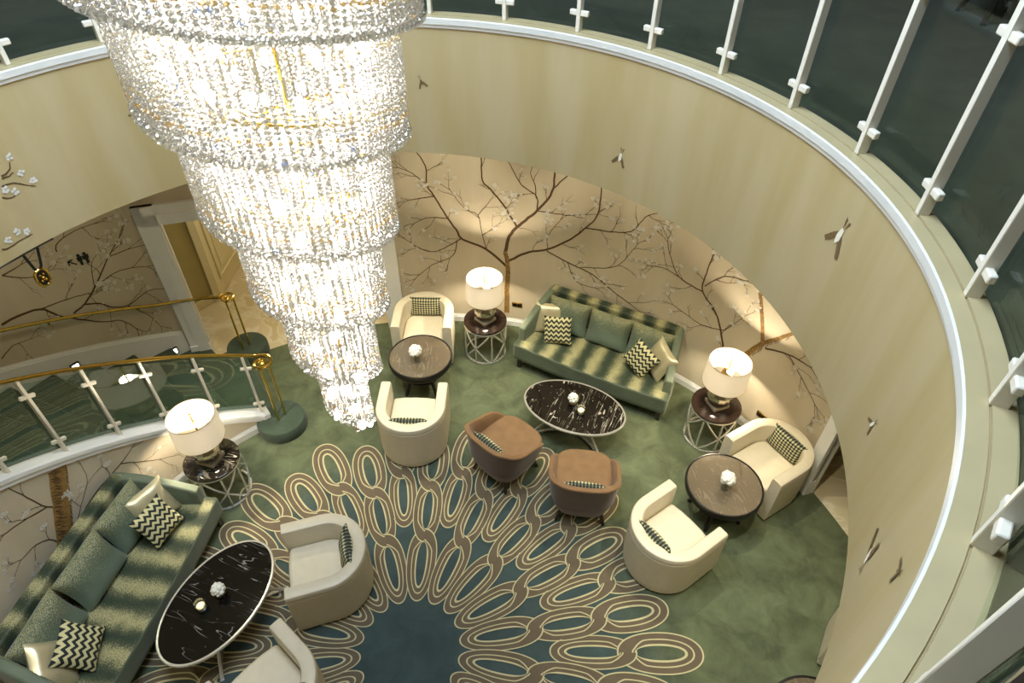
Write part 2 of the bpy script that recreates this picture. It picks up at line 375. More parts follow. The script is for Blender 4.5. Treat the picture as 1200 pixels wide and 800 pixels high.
# ------------------------------------------------------------------ mesh helpers
class MB:
    def __init__(s): s.v = []; s.f = []; s.m = []
    def add(s, vs, fs, mi=0):
        o = len(s.v); s.v += [tuple(p) for p in vs]
        s.f += [tuple(i + o for i in f) for f in fs]; s.m += [mi] * len(fs)
        return s
    def box(s, c, size, mi=0, rot=None):
        hx, hy, hz = size[0] / 2, size[1] / 2, size[2] / 2
        vs = [Vector((x, y, z)) for z in (-hz, hz) for y in (-hy, hy) for x in (-hx, hx)]
        if rot is not None: vs = [rot @ p for p in vs]
        vs = [p + Vector(c) for p in vs]
        return s.add(vs, [(0, 2, 3, 1), (4, 5, 7, 6), (0, 1, 5, 4), (2, 6, 7, 3), (0, 4, 6, 2), (1, 3, 7, 5)], mi)
    def tube(s, pts, r, n=8, mi=0, closed=False):
        pts = [Vector(p) for p in pts]; k = len(pts)
        rs = r if isinstance(r, (list, tuple)) else [r] * k
        vs = []; prev = None
        for i, p in enumerate(pts):
            if closed: t = pts[(i + 1) % k] - pts[i - 1]
            else: t = pts[min(i + 1, k - 1)] - pts[max(i - 1, 0)]
            t.normalize()
            if prev is None: a = t.orthogonal().normalized()
            else:
                a = prev - t * prev.dot(t)
                a = a.normalized() if a.length > 1e-6 else t.orthogonal().normalized()
            prev = a; b = t.cross(a)
            for j in range(n):
                q = 2 * PI * j / n; vs.append(p + (a * math.cos(q) + b * math.sin(q)) * rs[i])
        fs = []
        for i in range(k if closed else k - 1):
            i2 = (i + 1) % k
            for j in range(n):
                j2 = (j + 1) % n; fs.append((i * n + j, i * n + j2, i2 * n + j2, i2 * n + j))
        if not closed:
            fs.append(tuple(range(n - 1, -1, -1))); fs.append(tuple((k - 1) * n + j for j in range(n)))
        return s.add(vs, fs, mi)
    def lathe(s, prof, n=32, c=(0, 0, 0), mi=0, sx=1.0, sy=1.0, cap=True):
        vs = []; fs = []; k = len(prof)
        for (r, z) in prof:
            for j in range(n):
                q = 2 * PI * j / n; vs.append((c[0] + r * sx * math.cos(q), c[1] + r * sy * math.sin(q), c[2] + z))
        for i in range(k - 1):
            for j in range(n):
                j2 = (j + 1) % n; fs.append((i * n + j, i * n + j2, (i + 1) * n + j2, (i + 1) * n + j))
        if cap:
            fs.append(tuple(range(n - 1, -1, -1))); fs.append(tuple((k - 1) * n + j for j in range(n)))
        return s.add(vs, fs, mi)
    def arc(s, prof, th0, th1, n, zf=None, mi=0, cap=True, full=False, closed=True):
        """sweep a profile [(r, z)] about the z axis from th0 to th1 (deg)"""
        vs = []; fs = []; k = len(prof); cnt = n if full else n + 1
        for i in range(cnt):
            th = R(th0 + (th1 - th0) * i / n); dz = zf(math.degrees(th)) if zf else 0
            for (r, z) in prof: vs.append((r * math.cos(th), r * math.sin(th), z + dz))
        for i in range(n):
            i2 = (i + 1) % cnt
            for j in range(k if closed else k - 1):
                j2 = (j + 1) % k; fs.append((i * k + j, i2 * k + j, i2 * k + j2, i * k + j2))
        if cap and not full and closed:
            fs.append(tuple(range(k))); fs.append(tuple(n * k + j for j in range(k - 1, -1, -1)))
        return s.add(vs, fs, mi)
    def prism(s, poly, z0, z1, mi=0):
        n = len(poly)
        vs = [(p[0], p[1], z0) for p in poly] + [(p[0], p[1], z1) for p in poly]
        fs = [tuple(range(n - 1, -1, -1)), tuple(range(n, 2 * n))] + [(i, (i + 1) % n, n + (i + 1) % n, n + i) for i in range(n)]
        return s.add(vs, fs, mi)
    def sphere(s, c, r, nu=10, nv=6, mi=0, sz=1.0):
        prof = [(max(1e-4, r * math.sin(PI * i / nv)), -r * sz * math.cos(PI * i / nv)) for i in range(nv + 1)]
        return s.lathe(prof, nu, c, mi)
    def mesh(s, name, mats, smooth=35):
        me = bpy.data.meshes.new(name); me.from_pydata(s.v, [], s.f)
        for m in mats: me.materials.append(m)
        if len(mats) > 1: me.polygons.foreach_set('material_index', s.m)
        if smooth:
            me.polygons.foreach_set('use_smooth', [True] * len(s.f)); me.set_sharp_from_angle(angle=R(smooth))
        me.update(); return me
    def build(s, name, mats, parent=None, smooth=35, bevel=0, seg=3, sub=0):
        if not isinstance(mats, (list, tuple)): mats = [mats]
        mats = [M[m] if isinstance(m, str) else m for m in mats]
        o = bpy.data.objects.new(name, s.mesh(name, mats, smooth)); SC.collection.objects.link(o)
        if parent is not None: o.parent = parent
        if bevel:
            b = o.modifiers.new('bevel', 'BEVEL'); b.width = bevel; b.segments = seg; b.limit_method = 'ANGLE'; b.angle_limit = R(40)
        if sub:
            b = o.modifiers.new('subd', 'SUBSURF'); b.levels = sub; b.render_levels = sub
        return o
def tag(o, label, cat, group=None):
    o['label'] = label; o['category'] = cat
    if group: o['group'] = group
    return o
def struct(o): o['kind'] = 'structure'; return o
def thing(name, label, cat, loc=(0, 0, 0), rotz=0, group=None):
    o = bpy.data.objects.new(name, None); SC.collection.objects.link(o); o.empty_display_size = 0.1
    o.location = loc; o.rotation_euler = (0, 0, R(rotz)); return tag(o, label, cat, group)
def copy_tree(o, parent=None):
    c = o.copy(); SC.collection.objects.link(c); c.parent = parent
    for ch in list(o.children): copy_tree(ch, c)
    return c
def put(proto, first, label, loc, rotz, group=None):
    o = proto if first else copy_tree(proto)
    o.location = loc; o.rotation_euler = (0, 0, R(rotz)); o['label'] = label
    if group: o['group'] = group
    return o
def pol(r, th, z=0): return Vector((r * math.cos(R(th)), r * math.sin(R(th)), z))

# ------------------------------------------------------------------ the setting
R_OPEN, Z_SOF, Z_BAND, Z_LEDGE, Z_UP = 2.482, 3.577, 4.536, 4.60, 4.50
R_WALL, R_IN, R_OUT = 4.55, 3.25, 5.0
def stair_z(th): return 0.155 + 0.0349 * (th - 130)      # nosing line

floor = MB().lathe([(4.56, -0.02), (4.56, 0.0)], 160).build('floor', 'carpet', smooth=0); struct(floor)
o = MB().box((-2.0, 6.6, -0.06), (7, 6.4, 0.1)).box((6.5, 1.2, -0.06), (5, 4, 0.1)).build('floor_corridor', 'marble', smooth=0); struct(o)

# interlaced loops woven into the carpet: each ring of links is one radial link copied round
def link_mesh(name, a, b, te, ts, egg, z0, h, lock_in, lock_out):
    """one oval link; near an end that interlocks the broad outer band takes over from the thin inner one"""
    mb = MB(); free = [0, 0.09, 0.48, 0.57, 0.85, 1.0]; lock = [0, 0.09, 0.80, 0.88, 0.95, 1.0]; n = 56; e = 2.15
    loops = []
    for k in range(6):
        lp = []
        for i in range(n):
            q = 2 * PI * i / n; cq, sq = math.cos(q), math.sin(q)
            l = (lock_out if cq > 0 else lock_in) * min(1, max(0, (abs(cq) - 0.45) / 0.45))
            t = free[k] + (lock[k] - free[k]) * l; A, B = a - te * t, b - ts * t
            u = A * math.copysign(abs(cq) ** (2 / e), cq); v = B * math.copysign(abs(sq) ** (2 / e), sq) * (1 + egg * u / a)
            lp.append((u, v, z0 + h * (u / a) * (v / b)))
        loops.append(lp)
    for k in range(5):
        vs = loops[k] + loops[k + 1]
        mb.add(vs, [(i, (i + 1) % n, n + (i + 1) % n, n + i) for i in range(n)], 0 if k % 2 == 0 else 1)
    return mb.mesh(name, [M['carpet_cream'], M['carpet_taupe']], 0)
for (r0, r1, b, te, ts, egg, off, z0, li, lo) in ((0.44, 1.220, 0.147, 0.155, 0.100, 0.16, 10, 0.0085, 0, 1), (1.062, 1.830, 0.152, 0.155, 0.105, 0.06, 10, 0.0085, 1, 1),
                                          (1.672, 2.43, 0.180, 0.165, 0.122, 0.04, 10, 0.0085, 1, 0), (1.25, 2.045, 0.152, 0.155, 0.105, 0.06, 0, 0.0055, 0, 1),
                                          (1.86, 2.645, 0.188, 0.17, 0.125, 0.04, 0, 0.0055, 1, 0)):
    me = link_mesh('carpet_link', (r1 - r0) / 2, b, te, ts, egg, z0, -0.0045, li, lo)
    for k in range(18):
        o = bpy.data.objects.new('carpet_link', me); SC.collection.objects.link(o); o.parent = floor
        th = off + 20 * k; o.location = pol((r0 + r1) / 2, th); o.rotation_euler = (0, 0, R(th))

# walls
wall_r = MB().arc([(R_WALL, 0), (R_WALL, Z_SOF), (R_WALL + 0.15, Z_SOF), (R_WALL + 0.15, 0)], 24.6, 98.6, 90).build('wall_right', 'mural'); struct(wall_r)
o = MB().arc([(R_WALL, 0), (R_WALL, Z_SOF), (R_WALL + 0.15, Z_SOF), (R_WALL + 0.15, 0)], 216, 366, 90).build('wall_front', 'mural'); struct(o)
wall_so = MB().arc([(R_OUT, 0), (R_OUT, Z_SOF), (R_OUT + 0.15, Z_SOF), (R_OUT + 0.15, 0)], 129.7, 218, 90).build('wall_left', 'mural'); struct(wall_so)
_a, _b = pol(4.70, 97.0), pol(5.08, 133.0); _l = (_b - _a).length
o = MB().box((0, 0, 2.88), (0.12, _l, 1.40)).build('wall_over_door', 'mural'); struct(o)
o.location = ((_a.x + _b.x) / 2, (_a.y + _b.y) / 2, 0); o.rotation_euler = (0, 0, math.atan2(_b.y - _a.y, _b.x - _a.x) + PI / 2)
# inner stair wall with a sloping top
mb = MB(); nseg = 80; vs = []; th0, th1 = 128.6, 212
for i in range(nseg + 1):
    th = th0 + (th1 - th0) * i / nseg; zt = min(Z_SOF, stair_z(th) + 0.05)
    for r in (R_IN, R_IN + 0.10):
        vs += [pol(r, th, 0), pol(r, th, max(0.02, zt))]
fs = []
for i in range(nseg):
    q = i * 4; p = q + 4
    fs += [(q, p, p + 1, q + 1), (q + 2, q + 3, p + 3, p + 2), (q + 1, p + 1, p + 3, q + 3)]
fs += [(0, 1, 3, 2), (nseg * 4, nseg * 4 + 2, nseg * 4 + 3, nseg * 4 + 1)]
wall_si = mb.add(vs, fs).build('wall_stair', 'mural'); struct(wall_si)
# its white stepped capping and end block
cap = [(R_IN - 0.020, 0.030), (R_IN - 0.020, 0.075), (R_IN - 0.034, 0.085), (R_IN - 0.034, 0.130), (R_IN - 0.022, 0.143), (R_IN + 0.115, 0.143), (R_IN + 0.115, 0.030)]
o = MB().arc(cap, 128.2, 212, 90, stair_z).build('trim_1', 'frame'); struct(o)
o = MB().arc([(R_IN - 0.034, 0), (R_IN - 0.034, stair_z(128.4) + 0.13), (R_IN + 0.115, stair_z(128.4) + 0.13), (R_IN + 0.115, 0)], 127.2, 128.8, 2).build('trim_2', 'white', bevel=0.004); struct(o)
base_prof = lambda r: [(r - 0.018, 0), (r - 0.018, 0.085), (r - 0.012, 0.09), (r - 0.012, 0.105), (r - 0.006, 0.11), (r - 0.006, 0.125), (r, 0.125), (r, 0)]
o = MB().arc(base_prof(R_IN), 128.6, 212, 90).build('baseboard_left', 'white', smooth=20); struct(o)
o = MB().arc(base_prof(R_WALL), 24.6, 98.6, 90).build('baseboard_right', 'frame', smooth=20); struct(o)
sk = [(R_OUT - 0.018, -0.25), (R_OUT - 0.018, 0.09), (R_OUT - 0.012, 0.095), (R_OUT - 0.012, 0.115), (R_OUT - 0.006, 0.12), (R_OUT - 0.006, 0.14), (R_OUT, 0.14), (R_OUT, -0.25)]
o = MB().arc(sk, 132, 216, 80, lambda t: stair_z(t) + 0.11).build('baseboard_stair', 'frame', smooth=20); struct(o)

# wide doorway with white architrave, corridor behind
door = thing('door_1', 'd', 'd'); del door['label']; del door['category']; struct(door)
pL, pR_ = pol(4.97, 131.7), pol(4.56, 98.2)
dv = (pR_ - pL); dl = dv.length; dang = math.atan2(dv.y, dv.x)
door.location = (pL.x, pL.y, 0); door.rotation_euler = (0, 0, dang)
def architrave(parent, width, height, w=0.17):
    steps = ((0.0, 0.05), (0.03, 0.04), (0.06, 0.045), (0.10, 0.03))
    for side in (0, 1):
        mb = MB()
        for k, (off, d) in enumerate(steps):
            x0 = off if side == 0 else width - w
            ww = w - off
            mb.box((x0 + ww / 2, -d / 2 + 0.0, height / 2), (ww, d + 0.10 * (k == 3), height))
        mb.box(((w / 2) if side == 0 else width - w / 2, -0.035, 0.12), (w + 0.01, 0.07, 0.24))
        mb.build('jamb', 'frame', parent)
    mb = MB()
    for k, (off, d) in enumerate(steps):
        mb.box((width / 2, -d / 2, height - w / 2 - off / 2), (width - off * 2, d + 0.10 * (k == 3), w - off))
    mb.build('head', 'frame', parent)
architrave(door, dl, 2.28, 0.23)
W0, W1, W2 = Vector((-4.2, 3.95, 0)), Vector((-3.42, 4.98, 0)), Vector((-3.36, 7.2, 0))
def wall_seg(name, a, b, h, mat, t=0.1):
    d = b - a; ang = math.atan2(d.y, d.x)
    mb = MB().box((d.length / 2, t / 2, h / 2), (d.length, t, h)); o = mb.build(name, mat, smooth=0)
    o.location = a; o.rotation_euler = (0, 0, ang); return struct(o)
wall_seg('wall_corridor_left', W0, W1, 3.4, 'ochre')
MBt = MB().box((0.65, -0.012, 0.06), (1.28, 0.024, 0.12)).box((1.24, -0.02, 1.7), (0.10, 0.04, 3.4)).build('baseboard_corridor', 'panel', smooth=0)
MBt.location = W0; MBt.rotation_euler = (0, 0, math.atan2((W1 - W0).y, (W1 - W0).x)); struct(MBt)
wc = wall_seg('wall_corridor_side', W1, W2, 3.4, 'panel')
for x0 in (0.18, 1.22):
    mb = MB()
    for (c, s_) in (((x0 + 0.42, -0.012, 0.25), (0.84, 0.024, 0.05)), ((x0 + 0.42, -0.012, 2.15), (0.84, 0.024, 0.05)), ((x0, -0.012, 1.2), (0.05, 0.024, 1.95)), ((x0 + 0.84, -0.012, 1.2), (0.05, 0.024, 1.95)),
                    ((x0 + 0.42, -0.006, 1.2), (0.62, 0.012, 1.7))):
        mb.box(c, s_)
    mb.build('panel_moulding', 'panel', wc, bevel=0.006)
wall_seg('wall_corridor_back', Vector((-3.5, 7.2, 0)), Vector((1.5, 7.2, 0)), 3.4, 'panel')
wall_seg('wall_corridor_right', Vector((0.4, 7.2, 0)), Vector((-0.55, 4.72, 0)), 3.4, 'ochre')
o = MB().box((-1.6, 6.0, 3.45), (5.6, 3.4, 0.1)).build('ceiling_corridor', 'ceil', smooth=0); struct(o)

# second doorway in the right wall
d2 = thing('door_2', 'd', 'd'); del d2['label']; del d2['category']; struct(d2)
pA, pB = pol(4.53, 24.7), pol(4.53, 6.0)
d2.location = (pA.x, pA.y, 0); d2.rotation_euler = (0, 0, math.atan2(pB.y - pA.y, pB.x - pA.x))
architrave(d2, (pB - pA).length, 2.28)
wall_seg('wall_hall_left', pol(4.62, 25.5), pol(7.5, 27), 3.4, 'ochre')
wall_seg('wall_hall_right', pol(7.5, 2), pol(4.62, 5.5), 3.4, 'ochre')
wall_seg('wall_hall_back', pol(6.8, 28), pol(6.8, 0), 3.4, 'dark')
o = MB().box((0, 0, 2.95), (0.15, 1.6, 1.36)).build('wall_over_hall', 'mural'); struct(o)
o.location = (pA + pB) / 2 + pol(0.06, 15); o.rotation_euler = (0, 0, R(15.3))

# soffit, drum fascia, white band and ledge
o = MB().arc([(R_OPEN + 0.03, Z_SOF), (R_OPEN + 0.03, Z_SOF + 0.02), (5.3, Z_SOF + 0.02), (5.3, Z_SOF)], 0, 360, 120, full=True).build('ceiling', 'ceil', smooth=0); struct(o)
wall_f = MB().arc([(R_OPEN, Z_SOF - 0.004), (R_OPEN, Z_BAND + 0.01), (R_OPEN + 0.1, Z_BAND + 0.01), (R_OPEN + 0.1, Z_SOF - 0.004)], 0, 360, 180, full=True).build('wall_opening', 'fascia'); struct(wall_f)
band = [(R_OPEN + 0.03, Z_BAND - 0.004), (R_OPEN - 0.010, Z_BAND - 0.004), (R_OPEN - 0.012, Z_BAND + 0.018), (R_OPEN - 0.020, Z_BAND + 0.022), (R_OPEN - 0.020, Z_LEDGE - 0.006), (R_OPEN - 0.014, Z_LEDGE), (R_OPEN + 0.03, Z_LEDGE)]
o = MB().arc(band, 0, 360, 180, full=True).build('trim_3', 'white', smooth=30); struct(o)
ledge = [(R_OPEN - 0.013, Z_LEDGE - 0.03), (R_OPEN - 0.013, Z_LEDGE + 0.001), (2.528, Z_LEDGE + 0.001), (2.529, Z_LEDGE - 0.006), (2.534, Z_LEDGE - 0.006), (2.535, Z_LEDGE + 0.006), (2.60, Z_LEDGE + 0.006), (2.604, Z_LEDGE), (2.604, Z_UP - 0.02), (2.5, Z_UP - 0.02)]
o = MB().arc(ledge, 0, 360, 180, full=True).build('trim_4', 'ledge', smooth=30); struct(o)
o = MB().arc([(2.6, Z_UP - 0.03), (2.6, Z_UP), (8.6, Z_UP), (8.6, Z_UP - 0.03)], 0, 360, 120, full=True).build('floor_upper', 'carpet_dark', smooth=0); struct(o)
o = MB().arc([(8.5, Z_UP), (8.5, 8.6), (8.6, 8.6), (8.6, Z_UP)], 0, 360, 120, full=True).build('wall_upper', 'fascia'); struct(o)
o = MB().arc([(1.75, 8.5), (1.75, 8.6), (8.6, 8.6), (8.6, 8.5)], 0, 360, 96, full=True).build('ceiling_upper', 'ceil', smooth=0); struct(o)

# ------------------------------------------------------------------ staircase
stairs = thing('staircase', 'curved green carpeted staircase rising between the two mural walls', 'staircase')
for k in range(13):
    t0 = 128.3 + 4.7 * k; z = 0.16 * (k + 1)
    poly = [pol(R_IN + 0.10, t0 + 4.8), pol(R_IN + 0.10, t0 + 2.3), pol(R_IN + 0.10, t0 - 0.35), pol(4.15, t0 + 0.45), pol(R_OUT - 0.02, t0 + 1.25), pol(R_OUT - 0.02, t0 + 3.9), pol(R_OUT - 0.02, t0 + 6.4), pol(4.15, t0 + 5.6)]
    mb = MB().prism(poly, max(0, z - 0.30), z)
    mb.build('step', 'stair_carpet', stairs, bevel=0.02, seg=2)
for (r, th, rad) in ((3.16, 125.6, 0.28), (4.63, 124.6, 0.26)):
    p = pol(r, th)
    mb = MB().lathe([(rad - 0.01, 0), (rad, 0.02), (rad, 0.13), (rad - 0.012, 0.155), (rad - 0.035, 0.165), (0.001, 0.165)], 40, (p.x, p.y, 0))
    mb.build('curtail_step', 'stair_carpet', stairs)
mb = MB().arc([(R_IN + 0.1, 0), (R_IN + 0.1, 0.158), (4.65, 0.157), (4.65, 0)], 125.6, 130.5, 3)
mb.build('step', 'stair_carpet', stairs, bevel=0.02, seg=2)

# glass balustrade on the stair wall
bal = thing('stair_balustrade', 'glass stair balustrade with white posts and brass handrail above the trunk mural', 'balustrade')
def post_part(parent, r, th, z0, z1, brackets, lean=0, wt=0.026, wr=0.045, bw=0.125):
    mb = MB().box((0, 0, (z1 - z0) / 2), (wr, wt, z1 - z0))
    p = mb.build('post', 'post', parent, bevel=0.003, seg=1); p.location = pol(r, th, z0); p.rotation_euler = (0, 0, R(th))
    for zb in brackets:
        b = MB().box((-0.004, 0, 0), (0.03, bw, 0.034)).build('bracket', 'post', p, bevel=0.006, seg=2)
        b.location = (0, 0, zb); b.rotation_euler = (R(lean), 0, 0)
stair_posts = [128.4 + 7.85 * k for k in range(9)]
for th in stair_posts:
    zb = stair_z(th) + 0.143; post_part(bal, R_IN + 0.04, th, zb - 0.01, stair_z(th) + 1.03, (0.16, 0.72), 24)
for i in range(8):
    a, b = stair_posts[i] + 0.5, stair_posts[i + 1] - 0.5
    MB().arc([(R_IN + 0.075, 0.17), (R_IN + 0.075, 0.97), (R_IN + 0.083, 0.97), (R_IN + 0.083, 0.17)], a, b, 6, stair_z).build('glass_panel', 'pane_stair', bal)
def volute(c, z, ang0, rad=0.095, turns=1.15, n=44):
    pts = []
    for i in range(n + 1):
        t = i / n; a = ang0 - t * turns * 2 * PI; rr = rad * (1 - 0.45 * t)
        pts.append((c.x + rr * math.cos(a), c.y + rr * math.sin(a), z - 0.02 * t))
    return pts
nin = pol(3.175, 125.6)
pts = [pol(R_IN + 0.04, th, stair_z(th) + 1.05) for th in np.linspace(188, 127.0, 54)]
pts += volute(nin, 1.055, R(127), 0.115)
MB().tube(pts, 0.019, 10).build('handrail', 'brass', bal)
def newel(name_parent, c, zt):
    mb = MB()
    for k in range(3):
        a = R(30 + 120 * k); mb.tube([(c.x + 0.062 * math.cos(a), c.y + 0.062 * math.sin(a), 0.16), (c.x + 0.062 * math.cos(a), c.y + 0.062 * math.sin(a), zt)], 0.0125, 10)
        x = MB().tube([(c.x + 0.062 * math.cos(a), c.y + 0.062 * math.sin(a), 0.16), (c.x + 0.062 * math.cos(a), c.y + 0.062 * math.sin(a), zt)], 0.0135, 10)
        x.build('newel_rod', 'brass', name_parent)
    MB().sphere((c.x, c.y, zt + 0.0), 0.045, 16, 10, sz=0.7).build('newel_cap', 'brass', name_parent)
newel(bal, nin, 1.035)
rail2 = thing('wall_handrail', 'brass handrail fixed along the outer stair wall in front of the painted branches', 'handrail')
nout = pol(4.60, 125.0)
pts = [pol(R_OUT - 0.09, th, stair_z(th) + 0.74) for th in np.linspace(190, 134, 44)] + [pol(4.87, 131.5, 1.0), pol(4.77, 128.6, 0.99)] + volute(nout, 0.99, R(185), 0.09)
MB().tube(pts, 0.019, 10).build('rail', 'brass', rail2)
newel(rail2, nout, 0.96)
for th in (136, 146, 156, 166):
    z = stair_z(th) + 0.74
    MB().tube([pol(R_OUT - 0.09, th, z), pol(R_OUT - 0.09, th, z - 0.05), pol(R_OUT - 0.0, th, z - 0.06)], 0.009, 8).build('rail_bracket', 'brass', rail2)
for lab, (px, py) in (('small square lit step light in the stair skirting beside the white doorway frame', (205, 413)), ('small square lit step light further up the stair skirting', (93, 436))):
    p = at_r(px, py, R_OUT - 0.04); th = math.degrees(math.atan2(p.y, p.x))
    k = int((th - 128.3 - 1.25) // 4.7); t = thing('step_light', lab, 'light', pol(R_OUT - 0.018, th, max(p.z, 0.16 * (k + 1) + 0.09)), th)
    MB().box((-0.012, 0, 0), (0.024, 0.10, 0.10)).build('housing', 'black', t, bevel=0.004, seg=1)
    MB().box((-0.026, 0, 0), (0.006, 0.065, 0.065)).build('lens', 'step_lens', t)

# ------------------------------------------------------------------ upper balustrade
ub = thing('upper_balustrade', 'glass balustrade with pale flat posts round the upper floor opening', 'balustrade')
up_posts = [84.3 + 12.25 * k for k in range(-12, 18)]
for th in up_posts:
    post_part(ub, 2.552, th, Z_LEDGE + 0.001, 5.46, (0.115, 0.70), 0, 0.03, 0.05, 0.135)
for a, b in zip(up_posts[:-1], up_posts[1:]):
    MB().arc([(2.582, Z_LEDGE + 0.035), (2.582, 5.40), (2.592, 5.40), (2.592, Z_LEDGE + 0.035)], a + 0.35, b - 0.35, 5).build('glass_panel', 'pane', ub)
MB().tube([pol(2.56, th, 5.475) for th in np.linspace(0, 357, 120)], 0.024, 10, closed=True).build('handrail', 'black_wood', ub)

# ------------------------------------------------------------------ painted murals (flat paint lying on the walls)
rng = random.Random(11)
class Mural:
    """2-D painting in (arc length, height) laid on a cylinder of radius rad"""
    def __init__(s, rad, top=None): s.rad = rad; s.b = MB(); s.k = MB(); s.top = top
    def ok(s, p): return s.top is None or p.y < s.top(math.degrees(p.x / s.rad))
    def uv(s, px, py):
        p = at_r(px, py, s.rad); return Vector((math.atan2(p.y, p.x) % (2 * PI) * s.rad, p.z))
    def p3(s, u, off=0.003): return (( s.rad - off) * math.cos(u.x / s.rad), (s.rad - off) * math.sin(u.x / s.rad), u.y)
    def ribbon(s, pts, w0, w1, mb=None, off=0.003):
        if mb is None: w0, w1 = w0 * 1.12, w1 * 1.05
        mb = mb or s.b
        pts = [p for p in pts if s.ok(p)]
        n = len(pts); vs = []
        if n < 2: return
        for i, p in enumerate(pts):
            t = (pts[min(i + 1, n - 1)] - pts[max(i - 1, 0)]).normalized(); nn = Vector((-t.y, t.x)); w = (w0 + (w1 - w0) * i / max(1, n - 1)) / 2
            vs += [s.p3(p + nn * w, off), s.p3(p - nn * w, off)]
        mb.add(vs, [(2 * i, 2 * i + 1, 2 * i + 3, 2 * i + 2) for i in range(n - 1)])
    def smooth(s, pts, step=0.05):
        out = []
        for i in range(len(pts) - 1):
            p0, p1, p2, p3 = pts[max(0, i - 1)], pts[i], pts[i + 1], pts[min(len(pts) - 1, i + 2)]
            k = max(2, int((p2 - p1).length / step))
            for j in range(k):
                t = j / k
                q = 0.5 * ((2 * p1) + (p2 - p0) * t + (2 * p0 - 5 * p1 + 4 * p2 - p3) * t * t + (3 * p1 - p0 - 3 * p2 + p3) * t ** 3)
                out.append(q + Vector((rng.uniform(-1, 1), rng.uniform(-1, 1))) * 0.004)
        out.append(pts[-1]); return out
    def bloom(s, p, r):
        if not s.ok(p + Vector((0, r))): return
        n = rng.choice((4, 5, 5, 6)); a0 = rng.uniform(0, 6.28)
        for k in range(n):
            a = a0 + 2 * PI * k / n + rng.uniform(-.25, .25); l = r * rng.uniform(0.75, 1.15); w = r * 0.42
            d = Vector((math.cos(a), math.sin(a))); nn = Vector((-d.y, d.x))
            q = [p + d * r * 0.08, p + d * l * 0.6 + nn * w, p + d * l, p + d * l * 0.6 - nn * w]
            s.k.add([s.p3(x, 0.005) for x in q], [(0, 1, 2, 3)])
    def twig(s, p, a, l, w, depth, bl):
        pts = [p]; n = 4
        for i in range(n):
            a += rng.uniform(-0.28, 0.28); pts.append(pts[-1] + Vector((math.cos(a), math.sin(a))) * l / n)
        s.ribbon(s.smooth(pts, 0.04), w, w * 0.45)
        if depth > 0:
            for k in range(rng.choice((2, 2, 3))):
                s.twig(pts[rng.choice((2, 3, 4))], a + rng.uniform(-0.9, 0.9), l * rng.uniform(0.45, 0.7), w * 0.6, depth - 1, bl)
        if rng.random() < bl:
            s.bloom(pts[-1], rng.uniform(0.016, 0.034))
    def branch(s, px, w0, w1, dens=5.0, bl=0.62, tl=0.2):
        pts = s.smooth([s.uv(*q) for q in px]); s.ribbon(pts, w0, w1)
        tot = sum((pts[i + 1] - pts[i]).length for i in range(len(pts) - 1)); acc = 0; side = rng.choice((-1, 1))
        if dens:
            gap = 1 / (dens * 1.2)
            for i in range(1, len(pts) - 1):
                acc += (pts[i] - pts[i - 1]).length
                if acc > gap:
                    acc = rng.uniform(-0.3, 0.2) * gap; side = -side
                    d = pts[i + 1] - pts[i - 1]; a = math.atan2(d.y, d.x) + side * rng.uniform(0.5, 1.0)
                    s.twig(pts[i], a, tl * rng.uniform(0.6, 1.3), min(0.007, w1), rng.choice((1, 1, 2)), bl)
            d = pts[-1] - pts[-3]; a = math.atan2(d.y, d.x)
            for q in (-0.4, 0.35): s.twig(pts[-1], a + q, tl * 0.8, min(0.008, w1), 1, bl)
    def bark(s, px, w, n):
        """short hatch strokes along a trunk, mostly on one side"""
        pts = s.smooth([s.uv(*q) for q in px], 0.02)
        for k in range(n):
            i = rng.randrange(1, len(pts) - 1); t = (pts[i + 1] - pts[i - 1]).normalized(); nn = Vector((-t.y, t.x))
            if nn.x < 0: nn = -nn
            o = rng.uniform(0.1, 0.5) * w; p = pts[i] + nn * o; l = rng.uniform(0.12, 0.35) * w
            s.ribbon([p, p - nn * l * 0.6 + Vector((0, -l * 0.5)), p - nn * l - Vector((0, l * 0.9))], 0.006, 0.002, s.b, 0.0045)
            if k % 3 == 0:
                p = pts[i] - nn * w * 0.48; s.ribbon([p, p + Vector((0, -0.02)), p + Vector((0.004, -0.045))], 0.007, 0.003, s.b, 0.0045)
    def finish(s, parent):
        s.b.build('mural_tree', 'branch', parent, smooth=0)
        if s.k.v: o = s.k.build('mural_blossom', 'bloom', parent, smooth=0); o['kind'] = 'stuff'
mu = Mural(R_WALL)
T = mu.branch
mt = MB(); mu.ribbon(mu.smooth([mu.uv(*q) for q in ((594, 366), (594, 342), (595, 312), (592, 294))]), 0.075, 0.05, mt, 0.0035)
T([(592, 296), (597, 277), (606, 266), (630, 246), (647, 225), (650, 202), (652, 180)], 0.042, 0.016, 2)
T([(647, 222), (665, 206), (690, 185)], 0.016, 0.008, 3)
T([(606, 266), (590, 240), (575, 222), (565, 211), (564, 185), (560, 160)], 0.024, 0.010, 3)
T([(629, 246), (629, 230), (612, 217), (600, 197), (592, 180)], 0.014, 0.006, 4)
T([(628, 232), (627, 217), (622, 202), (628, 185)], 0.010, 0.006, 4)
T([(594, 312), (570, 292), (542, 280), (537, 272), (525, 256), (509, 230), (500, 216), (499, 195), (486, 176)], 0.034, 0.010, 2.5)
T([(525, 256), (500, 255), (485, 262)], 0.012, 0.006, 6)
T([(509, 230), (492, 232), (475, 236)], 0.010, 0.005, 7)
T([(500, 216), (483, 203), (466, 196)], 0.010, 0.005, 7)
T([(536, 281), (530, 300), (507, 310), (487, 326)], 0.012, 0.006, 6)
T([(540, 280), (512, 294), (495, 292), (475, 280)], 0.014, 0.006, 7)
T([(570, 292), (565, 275), (560, 252), (545, 245), (527, 222)], 0.010, 0.006, 5)
